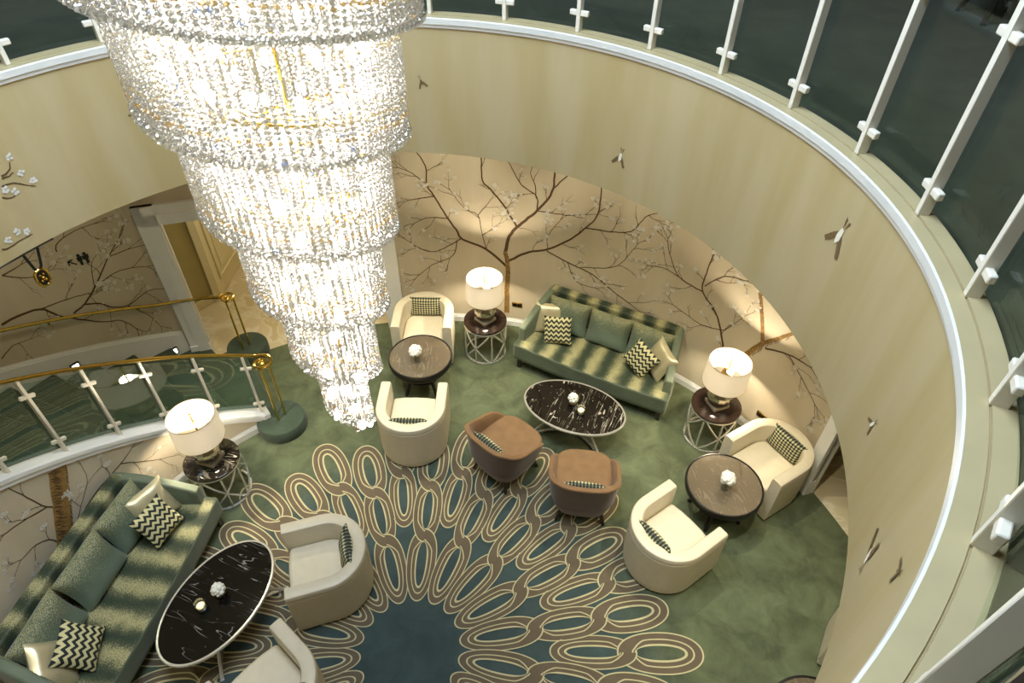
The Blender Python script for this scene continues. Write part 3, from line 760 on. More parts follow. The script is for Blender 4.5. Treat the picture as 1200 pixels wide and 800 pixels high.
T([(560, 252), (577, 232)], 0.008, 0.004, 6); T([(565, 276), (585, 262)], 0.008, 0.004, 6)
T([(597, 305), (620, 295), (642, 292), (670, 279), (687, 266), (700, 252), (705, 222), (703, 200)], 0.030, 0.010, 2.5)
T([(687, 267), (735, 272), (760, 252), (782, 250)], 0.014, 0.006, 6)
T([(641, 294), (665, 307), (695, 322), (720, 342), (750, 365)], 0.016, 0.006, 5)
T([(665, 307), (676, 330), (700, 338)], 0.010, 0.005, 6)
T([(680, 313), (721, 312), (747, 286)], 0.010, 0.005, 6)
T([(630, 247), (657, 251), (670, 252), (700, 251)], 0.012, 0.006, 5)
T([(642, 292), (642, 277), (657, 257)], 0.008, 0.005, 6)
mu.ribbon(mu.smooth([mu.uv(*q) for q in ((835, 470), (850, 436), (872, 417), (894, 402))]), 0.095, 0.055, mt, 0.0035)
mu.ribbon(mu.smooth([mu.uv(*q) for q in ((894, 404), (893, 370), (890, 330))]), 0.050, 0.036, mt, 0.0035)
mu.ribbon(mu.smooth([mu.uv(*q) for q in ((893, 402), (928, 391), (945, 380))]), 0.050, 0.034, mt, 0.0035)
T([(897, 408), (924, 415), (950, 430)], 0.022, 0.010, 5)
T([(924, 415), (942, 447), (957, 477)], 0.012, 0.006, 7)
T([(850, 425), (841, 372), (824, 342), (828, 320), (837, 297), (846, 280)], 0.026, 0.008, 5)
T([(824, 342), (796, 324), (785, 297), (783, 279)], 0.014, 0.006, 7)
T([(796, 324), (778, 314), (760, 311)], 0.010, 0.005, 7)
T([(826, 335), (849, 324), (875, 329)], 0.012, 0.006, 7)
T([(849, 387), (822, 380), (789, 357)], 0.010, 0.005, 7)
T([(849, 387), (875, 369)], 0.008, 0.005, 7)
mu.bark([(594, 364), (594, 342), (595, 312), (592, 296)], 0.06, 120)
mu.bark([(850, 436), (872, 417), (894, 402)], 0.075, 110); mu.bark([(894, 403), (893, 370), (891, 342)], 0.045, 70); mu.bark([(895, 402), (912, 396), (928, 391)], 0.045, 50)
mt.build('mural_trunk', 'trunk', wall_r, smooth=0); mu.finish(wall_r)
mu = Mural(R_IN, lambda t: stair_z(t) + 0.025); T = mu.branch; mt = MB()
mu.bark([(66, 548), (70, 575), (74, 610), (77, 640), (80, 690)], 0.165, 260)
mu.ribbon(mu.smooth([mu.uv(*q) for q in ((66, 545), (70, 575), (74, 610), (77, 640), (80, 690))]), 0.165, 0.19, mt, 0.0035)
T([(73, 590), (54, 594), (27, 580), (4, 569)], 0.014, 0.006, 5)
T([(54, 594), (30, 608), (4, 626)], 0.012, 0.006, 5)
T([(74, 638), (57, 632), (42, 638), (24, 656)], 0.012, 0.005, 6)
T([(84, 632), (105, 587), (141, 543), (160, 516)], 0.018, 0.008, 3)
T([(141, 543), (180, 539), (207, 533)], 0.010, 0.005, 6)
T([(88, 620), (98, 580), (102, 560), (92, 540)], 0.008, 0.004, 5)
mt.build('mural_trunk', 'trunk', wall_si, smooth=0); mu.finish(wall_si)
mu = Mural(R_OUT); T = mu.branch
T([(2, 380), (20, 371), (47, 362), (75, 371), (120, 377), (142, 375), (160, 385)], 0.026, 0.008, 2)
T([(47, 362), (77, 351), (112, 341)], 0.014, 0.006, 4)
T([(86, 367), (100, 355), (111, 336), (127, 301), (140, 277)], 0.020, 0.007, 4)
T([(100, 356), (120, 356), (132, 360), (151, 357), (175, 340), (192, 338)], 0.018, 0.006, 4)
T([(111, 336), (140, 317), (172, 312)], 0.012, 0.006, 5)
T([(127, 301), (150, 292), (170, 287)], 0.010, 0.005, 5)
T([(150, 358), (175, 370), (188, 382)], 0.010, 0.005, 6)
T([(111, 336), (107, 308), (120, 292)], 0.008, 0.004, 5)
T([(67, 295), (65, 287), (87, 270), (110, 262)], 0.012, 0.006, 5)
T([(2, 323), (30, 307)], 0.014, 0.006, 6); T([(2, 323), (37, 325), (62, 315)], 0.012, 0.005, 6)
T([(2, 420), (15, 405), (35, 397)], 0.012, 0.005, 5)
mu.finish(wall_so)
mu = Mural(R_OPEN); T = mu.branch
for q in ([(2, 219), (15, 214), (30, 217), (42, 218)], [(2, 207), (11, 198), (11, 190)], [(2, 232), (12, 232), (18, 228)], [(2, 292), (10, 291), (21, 283), (38, 274)], [(2, 210), (10, 206), (16, 202)]):
    T(q, 0.010, 0.005, 0)
for (x, y) in ((10, 184), (24, 202), (38, 211), (6, 222), (17, 224), (20, 271), (9, 281), (31, 271)): mu.bloom(mu.uv(x, y), 0.027)
mu.finish(wall_f)
# painted birds on the drum
def bird(px, py, size, ang, white=False, wing=1.0):
    mu = Mural(R_OPEN); c = mu.uv(px, py); mb = MB()
    def P(x, y):
        a = R(ang); return mu.p3(c + Vector((-(x * math.cos(a) - y * math.sin(a)), x * math.sin(a) + y * math.cos(a))) * size, 0.004)
    mb.add([P(0, .35), P(.14, .1), P(.07, -.3), P(-.07, -.3), P(-.14, .1)], [(0, 1, 2, 3, 4)], 1 if white else 0)
    for s in (-1, 1):
        mb.add([P(.08 * s, .18), P(.40 * s, .66 * wing), P(.56 * s, .58 * wing), P(.30 * s, .12), P(.12 * s, -.1)], [(0, 1, 2, 3, 4)], 0)
        mb.add([P(.03 * s, -.25), P(.16 * s, -.72), P(.06 * s, -.66)], [(0, 1, 2)], 0)
    mb.build('painted_bird', ['bird', 'bird_white'], wall_f, smooth=0)
bird(494, 96, 0.070, 200); bird(727, 184, 0.105, 170, True); bird(984, 276, 0.15, 165, True)
bird(1023, 497, 0.075, 150, True); bird(1018, 652, 0.11, 20, True, 1.4); bird(1054, 670, 0.08, 140); bird(162, 136, 0.08, 30)

# restroom signs on the outer stair wall
mu = Mural(R_OUT)
sg = thing('restroom_sign', 'small dark arrow and two standing figures fixed on the outer stair wall', 'sign')
def flat(pts, name):
    mb = MB(); n = len(pts)
    mb.add([mu.p3(p, 0.003) for p in pts] + [mu.p3(p, 0.012) for p in pts], [tuple(range(n - 1, -1, -1)), tuple(range(n, 2 * n))] + [(i, (i + 1) % n, n + (i + 1) % n, n + i) for i in range(n)])
    mb.build(name, 'black', sg, smooth=0)
for k, (px, py) in enumerate(((93.5, 304), (100.5, 301.5))):
    c = mu.uv(px, py)
    flat([c + Vector((0.016 * math.cos(q), 0.055 + 0.016 * math.sin(q))) for q in np.linspace(0, 2 * PI, 11)[:-1]], 'figure_head')
    w = 0.026 if k == 0 else 0.03
    flat([c + Vector(p) for p in ((-w, 0.035), (w, 0.035), (w * 0.9, -0.01), (w * 0.5, -0.01), (w * 0.5, -0.065), (-w * 0.5, -0.065), (-w * 0.5, -0.01), (-w * 0.9, -0.01))], 'figure_body')
c = mu.uv(85, 308)
for a, b in (((0.035, 0.035), (-0.03, -0.03)), ((0.037, 0.037), (-0.01, 0.037)), ((0.037, 0.037), (0.037, -0.01))):
    a, b = Vector(a), Vector(b); d = (b - a).normalized(); nn = Vector((-d.y, d.x)) * 0.006
    flat([c + a + nn, c + b + nn, c + b - nn, c + a - nn], 'arrow_stroke')

# hanging medallion under the drum edge
md = thing('hanging_medallion', 'gilt oval medallion hung on two dark straps below the drum edge', 'medallion')
edge = [pol(R_OPEN + 0.01, th, Z_SOF - 0.012) for th in np.linspace(151.5, 163, 12)]
MB().tube(edge, 0.010, 8).build('mounting_bar', 'black', md)
pm = pol(R_OPEN + 0.02, 152.6, Z_SOF - 0.20)
c_off = at_r(50, 325, R_OPEN + 0.01)
pm = Vector((c_off.x, c_off.y, c_off.z))
thm = math.degrees(math.atan2(pm.y, pm.x))
top1, top2 = at_r(28, 301, R_OPEN + 0.01), at_r(48, 297, R_OPEN + 0.01)
for q in (top1, top2):
    q.z = Z_SOF - 0.015
    mid = (q + pm) / 2 + Vector((0, 0, -0.02))
    MB().tube([q, mid, pm + Vector((0, 0, 0.04))], 0.009, 8).build('strap', 'black', md)
frm = MB(); pts = []
for i in range(32):
    a = 2 * PI * i / 32; e = 2.6
    x = 0.042 * math.copysign(abs(math.cos(a)) ** (2 / e), math.cos(a)); z = 0.062 * math.copysign(abs(math.sin(a)) ** (2 / e), math.sin(a))
    pts.append(pm + Vector((-math.sin(R(thm)) * x, math.cos(R(thm)) * x, z)))
frm.tube(pts, 0.010, 8, closed=True).build('frame', 'brass', md)
bk = MB(); inner = [p - pol(0.004, thm) * 0 for p in pts]
bk.add([p + pol(0.005, thm) for p in pts] + [p - pol(0.002, thm) for p in pts], [tuple(range(31, -1, -1)), tuple(range(32, 64))] + [(i, (i + 1) % 32, 32 + (i + 1) % 32, 32 + i) for i in range(32)])
bk.build('back_plate', 'black', md, smooth=0)
for (dx, dz, r) in ((0, 0.0, 0.016), (0.012, 0.022, 0.009), (-0.012, 0.022, 0.009), (0.014, -0.018, 0.010), (-0.013, -0.020, 0.010)):
    p = pm + Vector((-math.sin(R(thm)) * dx, math.cos(R(thm)) * dx, dz)) - pol(0.006, thm)
    MB().sphere(p, r, 10, 6).build('ornament', 'gold_dark', md)

# ------------------------------------------------------------------ chandelier
ch = thing('crystal_chandelier', 'huge spiral crystal bead chandelier with gilt frame hanging through the round opening', 'chandelier', (-0.008, 0, 0))
# one continuous conical spiral of bead strands; ph counts turns, ph = 1 .. 5.7 is in view
def sp_th(ph): return R(200.6 + 360 * ph)
def sp_r(ph): return max(0.03, 0.588 - 0.0908 * ph)
def sp_z(ph): return 5.485 - 0.428 * ph
def bead(z, r, rot, ns=6, hs=0.86):
    h = r * hs; vs = [(0, 0, z - h)]
    for zz, rr in ((-0.5 * h, 0.82 * r), (0.5 * h, 0.82 * r)):
        for j in range(ns):
            q = rot + 2 * PI * j / ns + (PI / ns if zz > 0 else 0); vs.append((rr * math.cos(q) * 1.15, rr * math.sin(q) * 1.15, z + zz))
    vs.append((0, 0, z + h)); t = len(vs) - 1; fs = []
    for j in range(ns):
        j2 = (j + 1) % ns; a, b = 1 + j, 1 + j2; c, d = 1 + ns + j, 1 + ns + j2
        fs += [(0, b, a), (a, b, c), (b, d, c), (c, d, t)]
    return vs, fs
def strand(h, br, ball, seed):
    rg = random.Random(seed); mb = MB(); z = ball * 0.86
    vs, fs = bead(z, ball, rg.random(), 8, 1.0); mb.add(vs, fs); z += ball * (1.0 + 0.9 * rg.random())
    while z < h:
        z += br * 0.9; vs, fs = bead(z, br, rg.random() * 2); mb.add(vs, fs); z += br * 0.98
    return mb
camth = math.atan2(CAM.y, CAM.x)
cand = []   # (score, length class, ring, x, y, z)
HS = (0.60, 0.54, 0.48)
for ring, (dr, sp, dz) in enumerate(((0, 0.031, 0), (0.032, 0.034, 0.0))):
    ph = -0.75
    while ph < 5.72:
        rr = sp_r(ph) - dr; ph += sp / (2 * PI * max(0.05, rr))
        if rr < 0.02: continue
        a = sp_th(ph); front = math.cos(a - camth)
        ti = 0 if ph < 2 else (1 if ph < 4 else 2)
        cand.append(((front + 1.2) * (1 if ring == 0 else 0.2) * (1.3 - 0.1 * max(0, ph)) * (1 if ph > 0.1 else 0.3), ti, ring, rr * math.cos(a), rr * math.sin(a), sp_z(ph) + dz))
cand.sort(key=lambda c: -c[0])
meshes = {}
rest = {}
for i, (sc_, ti, ring, x, y, z) in enumerate(cand):
    key = (ti, rng.randrange(6)); h = HS[ti]
    if key not in meshes:
        mb = strand(h, 0.0098, 0.0155, ti * 10 + key[1]); meshes[key] = (mb.mesh('crystal_strand', [M['crystal']], 0), np.array(mb.v), np.array(mb.f if False else [list(f) for f in mb.f]))
    if i < 300:
        o = bpy.data.objects.new('crystal_strand', meshes[key][0]); SC.collection.objects.link(o); o.parent = ch
        o.location = (x, y, z); o.rotation_euler = (0, 0, rng.uniform(0, 6))
    else: rest.setdefault(key, []).append((x, y, z))
allv, allf, off = [], [], 0
for key, lst in rest.items():
    _, v, f = meshes[key]
    for p in lst:
        allv.append(v + np.array(p)); allf.append(f + off); off += len(v)
allv = np.concatenate(allv); allf = np.concatenate(allf)
me = bpy.data.meshes.new('crystal_strands'); me.vertices.add(len(allv)); me.vertices.foreach_set('co', allv.ravel())
me.loops.add(len(allf) * 3); me.loops.foreach_set('vertex_index', allf.ravel().astype(np.int32))
me.polygons.add(len(allf)); me.polygons.foreach_set('loop_start', np.arange(0, len(allf) * 3, 3, dtype=np.int32))
me.update(calc_edges=True); me.materials.append(M['crystal'])
o = bpy.data.objects.new('crystal_curtain', me); SC.collection.objects.link(o); o.parent = ch; o['kind'] = 'stuff'
fr_pts = [(sp_r(p) * math.cos(sp_th(p)), sp_r(p) * math.sin(sp_th(p)), sp_z(p) + HS[0 if p < 2 else (1 if p < 4 else 2)] + 0.01) for p in np.linspace(-0.75, 5.7, 320)]
MB().tube(fr_pts, 0.007, 6).build('spiral_frame', 'brass', ch)
MB().tube([(0.86 * p[0], 0.86 * p[1], p[2]) for p in fr_pts], 0.006, 6).build('inner_spiral_frame', 'brass', ch)
for p in np.arange(-0.5, 5.6, 0.5):
    a, r, z = sp_th(p), sp_r(p), sp_z(p) + HS[0 if p < 2 else (1 if p < 4 else 2)] + 0.01
    MB().tube([(0, 0, z + 0.03), (r * math.cos(a), r * math.sin(a), z)], 0.005, 6).build('spoke', 'brass', ch)
MB().tube([(0, 0, 3.75), (0, 0, 8.5)], 0.014, 10).build('stem', 'brass', ch)
MB().lathe([(0.16, 8.42), (0.16, 8.46), (0.10, 8.5), (0.001, 8.5)], 32).build('ceiling_rose', 'brass', ch)
bm = MB().sphere((0, 0, 0), 0.020, 8, 6, sz=1.3).mesh('bulb', [M['bulb']], 180)
ph = -0.6
while ph < 5.6:
    rr = sp_r(ph) * 0.74; a = sp_th(ph); ph += 0.155 / (2 * PI * max(0.11, rr))
    for dz in (0.36, 0.20, 0.05):
        o = bpy.data.objects.new('bulb', bm); SC.collection.objects.link(o); o.parent = ch; o.location = (rr * math.cos(a), rr * math.sin(a), sp_z(ph) + dz); a += 0.2

# ------------------------------------------------------------------ furniture makers
def u_path(w, back, front, n=20):
    pts = [(w, front), (w, front * 0.6), (w, front * 0.3)]
    for i in range(n + 1):
        a = -PI * i / n; pts.append((w * math.cos(a), back * math.sin(a)))
    return pts + [(-w, front * 0.3), (-w, front * 0.6), (-w, front)]
def make_tub():
    t = thing('tub_armchair', 'x', 'armchair')
    path = u_path(0.325, 0.315, 0.36, 24); k = len(path)
    prof = [(0.050, 0.035), (0.054, 0.085), (0.046, 0.092), (0.057, 0.10), (0.060, 0.30), (0.060, 0.574), (0.051, 0.582), (0.060, 0.590), (0.060, 0.635), (0.052, 0.652), (0.036, 0.660),
            (-0.036, 0.660), (-0.052, 0.652), (-0.060, 0.635), (-0.060, 0.20), (-0.050, 0.035)]
    mb = MB(); vs = []; m = len(prof)
    for i, p in enumerate(path):
        a, b = Vector(path[max(0, i - 1)]), Vector(path[min(k - 1, i + 1)]); d = (b - a).normalized(); nn = Vector((-d.y, d.x)) * -1
        if i in (0, k - 1): nn = Vector((1 if i == 0 else -1, 0))
        if nn.dot(Vector((p[0], p[1] if p[1] < 0 else 0.0))) < 0: nn = -nn
        for (o_, z) in prof: vs.append((p[0] + nn.x * o_, p[1] + nn.y * o_, z))
    fs = [(i * m + j, (i + 1) * m + j, (i + 1) * m + (j + 1) % m, i * m + (j + 1) % m) for i in range(k - 1) for j in range(m)]
    fs += [tuple(range(m)), tuple((k - 1) * m + j for j in range(m - 1, -1, -1))]
    mb.add(vs, fs).build('shell', 'leather', t, smooth=32, bevel=0.008, seg=2)
    D = [(0.262, 0.335), (0.262, 0.05)] + [(0.262 * math.cos(-PI * i / 14), 0.258 * math.sin(-PI * i / 14)) for i in range(15)] + [(-0.262, 0.05), (-0.262, 0.335), (-0.13, 0.355), (0, 0.36), (0.13, 0.355)]
    MB().prism(D, 0.25, 0.415).build('seat_cushion', 'leather', t, bevel=0.035, seg=4)
    D2 = [(x * 0.985, y * 0.97 - 0.004) for x, y in D]
    MB().prism(D2, 0.05, 0.26).build('seat_base', 'leather', t, bevel=0.006)
    mb = MB(); 
    for x in (-0.29, 0.29):
        for y in (-0.16, 0.30): mb.lathe([(0.02, 0), (0.026, 0.04)], 10, (x, y, 0))
    for x in (-0.27, 0.27):
        for y in (-0.14, 0.29):
            MB().lathe([(0.02, 0), (0.026, 0.05)], 10, (x, y, 0)).build('foot', 'black_wood', t)
    return t
def make_brown(out='brown_out', inn='brown_in'):
    t = thing('velvet_chair', 'x', 'armchair')
    def O(ph, sc, e=3.2):                         # rounded square outline, ph = 0 at the back
        c, s_ = math.sin(R(ph)), -math.cos(R(ph))
        return Vector((0.350 * sc * math.copysign(abs(c) ** (2 / e), c), 0.365 * sc * math.copysign(abs(s_) ** (2 / e), s_)))
    n = 64; prof = [(0.74, 0.155), (0.80, 0.165), (0.90, 0.27), (0.97, 0.37), (0.965, 0.385)]; vs = []
    for (sc, z) in prof:
        for i in range(n): p = O(360 * i / n, sc); vs.append((p.x, p.y, z))
    m = len(prof); fs = [(k * n + i, k * n + (i + 1) % n, (k + 1) * n + (i + 1) % n, (k + 1) * n + i) for k in range(m - 1) for i in range(n)]
    fs += [tuple(range(n - 1, -1, -1)), tuple((m - 1) * n + i for i in range(n))]
    MB().add(vs, fs).build('body', out, t, smooth=40)
    span = 132; k2 = 52; vs = []; fs = []; ms = []
    for i in range(k2 + 1):
        ph = -span + 2 * span * i / k2; e = abs(ph) / span
        h = 0.43 + 0.325 * (1 - max(0.0, (e - 0.28) / 0.72) ** 1.25)
        g = (h - 0.43) / 0.325; fl = 0.06 * g; th_ = 0.075
        pr = [(0.955, 0.36), (0.985, 0.40), (1.0 + fl * 0.5, h - 0.05), (1.02 + fl, h - 0.012), (1.0 + fl, h), (0.92 + fl * 0.6, h + 0.002), (0.90 + fl * 0.4, h - 0.012), (0.865, min(h - 0.03, 0.58)), (0.82, 0.37)]
        for (sc, z) in pr: p = O(ph, sc); vs.append((p.x, p.y, z))
    m = len(pr)
    for i in range(k2):
        for j in range(m): fs.append((i * m + j, (i + 1) * m + j, (i + 1) * m + (j + 1) % m, i * m + (j + 1) % m)); ms.append(0 if j < 3 else 1)
    fs += [tuple(range(m - 1, -1, -1)), tuple(k2 * m + j for j in range(m))]; ms += [0, 0]
    mb = MB(); mb.v = vs; mb.f = fs; mb.m = ms; mb.build('shell', [out, inn], t, smooth=45)
    seat = [O(360 * i / 48, 0.90) for i in range(48)]; seat = [(p.x, p.y + (0.045 if p.y > 0 else 0.0)) for p in seat]
    MB().prism(seat, 0.36, 0.445).build('seat_cushion', inn, t, bevel=0.03, seg=4)
    for x in (-1, 1):
        for y in (-1, 1):
            MB().tube([(0.20 * x, 0.21 * y, 0.17), (0.25 * x, 0.26 * y, 0.0)], [0.028, 0.015], 8).build('leg', 'black_wood', t)
    return t
def pillow_mesh(w, h, t, mat, name):
    n = 16; mb = MB(); vs = []; fs = []
    for side in (1, -1):
        for i in range(n + 1):
            for j in range(n + 1):
                u, v = -1 + 2 * i / n, -1 + 2 * j / n
                x = w / 2 * u * (1 - 0.085 * (1 - v * v)); z = h / 2 * v * (1 - 0.085 * (1 - u * u))
                y = side * t / 2 * max(0, (1 - u ** 4)) ** 0.55 * max(0, (1 - v ** 4)) ** 0.55
                y += 0.006 * math.sin(5 * u + 3 * v) * (1 - u * u) * (1 - v * v)
                vs.append((x, y, z))
    k = (n + 1) ** 2
    for s in (0, 1):
        for i in range(n):
            for j in range(n):
                a = s * k + i * (n + 1) + j; f = (a, a + 1, a + n + 2, a + n + 1); fs.append(f if s else f[::-1])
    mb.add(vs, fs); return mb.mesh(name, [M[mat]], 180)
PM = {'hounds': pillow_mesh(0.42, 0.27, 0.12, 'hounds', 'lumbar_cushion'), 'zig': pillow_mesh(0.37, 0.37, 0.14, 'zigzag', 'zigzag_cushion'), 'satin': pillow_mesh(0.42, 0.42, 0.15, 'satin', 'satin_cushion')}
def pillow(kind, name, label, base, loc, lean, yaw=0, roll=0, group=None):
    """base: 4x4 of the seat it lies on; lean back about local x, roll in its own plane"""
    o = bpy.data.objects.new(name, PM[kind]); SC.collection.objects.link(o)
    o.matrix_world = base @ Matrix.Translation(loc) @ Matrix.Rotation(R(yaw), 4, 'Z') @ Matrix.Rotation(R(lean), 4, 'X') @ Matrix.Rotation(R(roll), 4, 'Y')
    return tag(o, label, 'cushion', group)
def mtx(loc, rotz): return Matrix.Translation(loc) @ Matrix.Rotation(R(rotz), 4, 'Z')

# cream tub armchairs (local +y is the front)
tub = make_tub()
TUBS = [((-0.235, 2.34, 0), 90, 'cream leather tub armchair with its back to the carpet loops, beside the brown velvet chairs', 'dark dogtooth cushion in the tub armchair beside the brown velvet chairs'),
        ((-0.275, 4.00, 0), -90, 'cream leather tub armchair against the mural wall beside the steel lamp table', 'dogtooth cushion in the tub armchair against the mural beside the doorway'),
        ((-0.80, 0.60, 0), 198, 'cream tub armchair beside the plain black oval table, nearer the stair lamp', 'dogtooth cushion in the armchair at the plain black oval table, nearer the stair lamp'),
        ((-0.99, -0.54, 0), 140, 'cream tub armchair beside the plain black oval table, further from the stair lamp', 'dogtooth cushion in the armchair at the plain black oval table, further from the lamp'),
        ((3.66, 1.87, 0), 212, 'beige tub armchair in the wall corner beside the white door frame', 'dogtooth cushion in the tub armchair beside the white door frame'),
        ((2.39, 0.91, 0), 36, 'cream tub armchair on the outer carpet loops, facing the brown marble round table', 'dogtooth cushion in the tub armchair with its back to the outer carpet loops'),
        ((4.13, 0.03, 0), 238, 'pale tub armchair almost hidden behind the drum wall, only one arm showing', 'dogtooth cushion in the armchair hidden behind the drum wall')]
for i, (loc, face, lab, plab) in enumerate(TUBS):
    put(tub, i == 0, lab, loc, face - 90, 'cream tub armchairs')
    pillow('hounds', 'lumbar_cushion', plab, mtx(loc, face - 90), (0, -0.19, 0.545), 14, group='dogtooth cushions')
# brown velvet chairs
bc = make_brown()
for i, (loc, face, lab, plab) in enumerate((((0.82, 2.02, 0), 47, 'brown velvet tub chair next to the cream armchair, turned towards the oval table', 'dogtooth cushion in the brown velvet chair next to the cream armchair'),
                                            ((1.635, 1.58, 0), 84, 'brown velvet tub chair on the outer carpet loops, its round back to the carpet centre', 'dogtooth cushion in the brown velvet chair furthest from the cream armchair'))):
    put(bc, i == 0, lab, loc, face - 90, 'brown velvet chairs')
    pillow('hounds', 'lumbar_cushion', plab, mtx(loc, face - 90), (0.0, -0.23, 0.555), 16, group='dogtooth cushions')

# sofas (local -y is the front, x along the length)
def make_sofa():
    t = thing('sofa', 'x', 'sofa')
    front = [(-1.0, -0.10), (-1.02, -0.40)] + [(-1.02 + 2.04 * i / 16, -0.43 - 0.035 * math.sin(PI * i / 16)) for i in range(17)] + [(1.02, -0.40), (1.0, -0.10), (0.86, 0.36), (-0.86, 0.36)]
    mb = MB().prism(front, 0.19, 0.425); mb.m = [1, 0] + [1] * (len(mb.f) - 2)
    mb.build('seat', ['velvet', 'velvet_side'], t, bevel=0.04, seg=4)
    MB().prism([(x * 0.99, y * 0.97 - 0.002) for x, y in front], 0.165, 0.26).build('front_rail', 'velvet_side', t, bevel=0.01)
    vs = []
    for (x, yb, yf) in ((-0.88, 0.40, 0.30), (0.88, 0.40, 0.30)):
        vs += [(x, yf - 0.02, 0.14), (x, yb - 0.02, 0.14), (x * 0.985, yb + 0.04, 0.86), (x * 0.985, yf + 0.01, 0.86)]
    MB().add(vs, [(0, 1, 2, 3), (4, 7, 6, 5), (0, 4, 5, 1), (1, 5, 6, 2), (2, 6, 7, 3), (3, 7, 4, 0)]).build('backrest', 'velvet', t, bevel=0.03, seg=4)
    for s in (-1, 1):
        n = 10; vs = []
        for i in range(n + 1):
            u = i / n; x = 0.885 + 0.125 * u; y = 0.42 - 0.72 * u; h = 0.86 - 0.25 * (u ** 1.6)
            d = Vector((0.72, 0.125)).normalized()  # outward normal of the arm plane
            for (o_, z) in ((0, 0.14), (0, h - 0.02), (-0.02, h), (-0.085, h), (-0.10, h - 0.02), (-0.10, 0.14)):
                vs.append((s * (x + d.x * o_), y + d.y * o_, z))
        m = 6; fs = [(i * m + j, (i + 1) * m + j, (i + 1) * m + (j + 1) % m, i * m + (j + 1) % m) for i in range(n) for j in range(m)]
        fs += [tuple(range(m)), tuple(n * m + j for j in range(m - 1, -1, -1))]
        if s < 0: fs = [f[::-1] for f in fs]
        MB().add(vs, fs).build('armrest', 'velvet_side', t, smooth=40, bevel=0.015)
    cm = pillow_mesh(0.57, 0.47, 0.21, 'velvet_plain', 'back_cushion')
    for x, yw in ((-0.54, 3), (0.02, 0), (0.56, -3)):
        o = bpy.data.objects.new('back_cushion', cm); SC.collection.objects.link(o); o.parent = t
        o.location = (x, 0.17, 0.62); o.rotation_euler = (R(-20), 0, R(yw))
        p = MB().tube([(0.27 * a, 0.0, 0.215) for a in (-1, -0.5, 0, 0.5, 1)], 0.007, 6).build('piping', 'piping', o)
    for x in (-0.94, 0.94):
        MB().tube([(x, -0.36, 0.18), (x * 1.01, -0.37, 0.0)], [0.045, 0.030], 4).build('leg', 'black_wood', t)
        MB().tube([(x * 0.9, 0.30, 0.14), (x * 0.91, 0.32, 0.0)], [0.034, 0.022], 4).build('leg', 'black_wood', t)
    return t
sofa = make_sofa()
SL, SR = ((-2.63, 0.34, 0), 82), ((1.985, 3.53, 0), -27.5)
put(sofa, True, 'green and gold striped velvet sofa against the flowering tree wall between two lamp tables', SR[0], SR[1], 'striped velvet sofas')
put(sofa, False, 'green and gold striped velvet sofa below the staircase, beside the dark oval table', SL[0], SL[1], 'striped velvet sofas')
mR, mL = mtx(*SR), mtx(*SL)
pillow('satin', 'satin_cushion', 'silver satin cushion on the flowering tree sofa, at the end nearer the doorway', mR, (-0.74, 0.06, 0.60), -24, 22)
pillow('zig', 'zigzag_cushion', 'zigzag cushion standing upright on the flowering tree sofa, at the end nearer the doorway', mR, (-0.56, -0.10, 0.59), -26, 8, -10)
pillow('zig', 'zigzag_cushion', 'zigzag cushion standing on its corner on the flowering tree sofa', mR, (0.55, -0.13, 0.63), -24, -14, 22)
pillow('satin', 'satin_cushion', 'silver satin cushion behind the cornered zigzag cushion on the flowering tree sofa', mR, (0.75, -0.02, 0.62), -26, -38, 12)
pillow('satin', 'satin_cushion', 'pale satin cushion on the sofa below the staircase, at the lamp end', mL, (0.72, 0.02, 0.61), -26, -20, 2)
pillow('zig', 'zigzag_cushion', 'zigzag cushion turned on its corner at the lamp end of the staircase sofa', mL, (0.57, -0.12, 0.61), -34, -8, 2)
pillow('zig', 'zigzag_cushion', 'zigzag cushion lying at the end of the staircase sofa away from the lamp', mL, (-0.58, -0.10, 0.59), -36, 14, -8)
pillow('satin', 'satin_cushion', 'silver satin cushion at the end of the staircase sofa away from the lamp', mL, (-0.75, 0.0, 0.60), -26, 26, -25)

# round tables
def make_round():
    t = thing('round_table', 'x', 'table')
    MB().lathe([(0.34, 0.425), (0.385, 0.432), (0.392, 0.50), (0.386, 0.512), (0.372, 0.514), (0.370, 0.505), (0.30, 0.503)], 64, cap=False).build('rim', 'black', t)
    MB().lathe([(0.371, 0.490), (0.371, 0.506), (0.001, 0.506)], 64).build('top', 'taupe_marble', t)
    MB().lathe([(0.28, 0.33), (0.335, 0.36), (0.352, 0.43), (0.001, 0.43)], 48).build('apron', 'black_wood', t)
    for k in range(4):
        a = PI / 4 + k * PI / 2; c, s = math.cos(a), math.sin(a)
        MB().tube([(0.25 * c, 0.25 * s, 0.38), (0.19 * c, 0.19 * s, 0.20), (0.27 * c, 0.27 * s, 0.0)], [0.03, 0.024, 0.022], 8).build('leg', 'black_wood', t)
    MB().lathe([(0.20, 0.17), (0.21, 0.18), (0.20, 0.195), (0.001, 0.195)], 32).build('stretcher', 'black_wood', t)
    return t
rt = make_round()
RT = [((-0.25, 3.28, 0), 'round black rimmed marble table between two facing cream armchairs near the doorway'),
      ((3.055, 1.48, 0), 'round black rimmed brown marble table between cream armchairs near the white door frame'),
      ((3.26, -0.745, 0), 'round black table almost hidden below the drum wall, only its rim showing')]
for i, (loc, lab) in enumerate(RT): put(rt, i == 0, lab, loc, 15 * i, 'round marble tables')

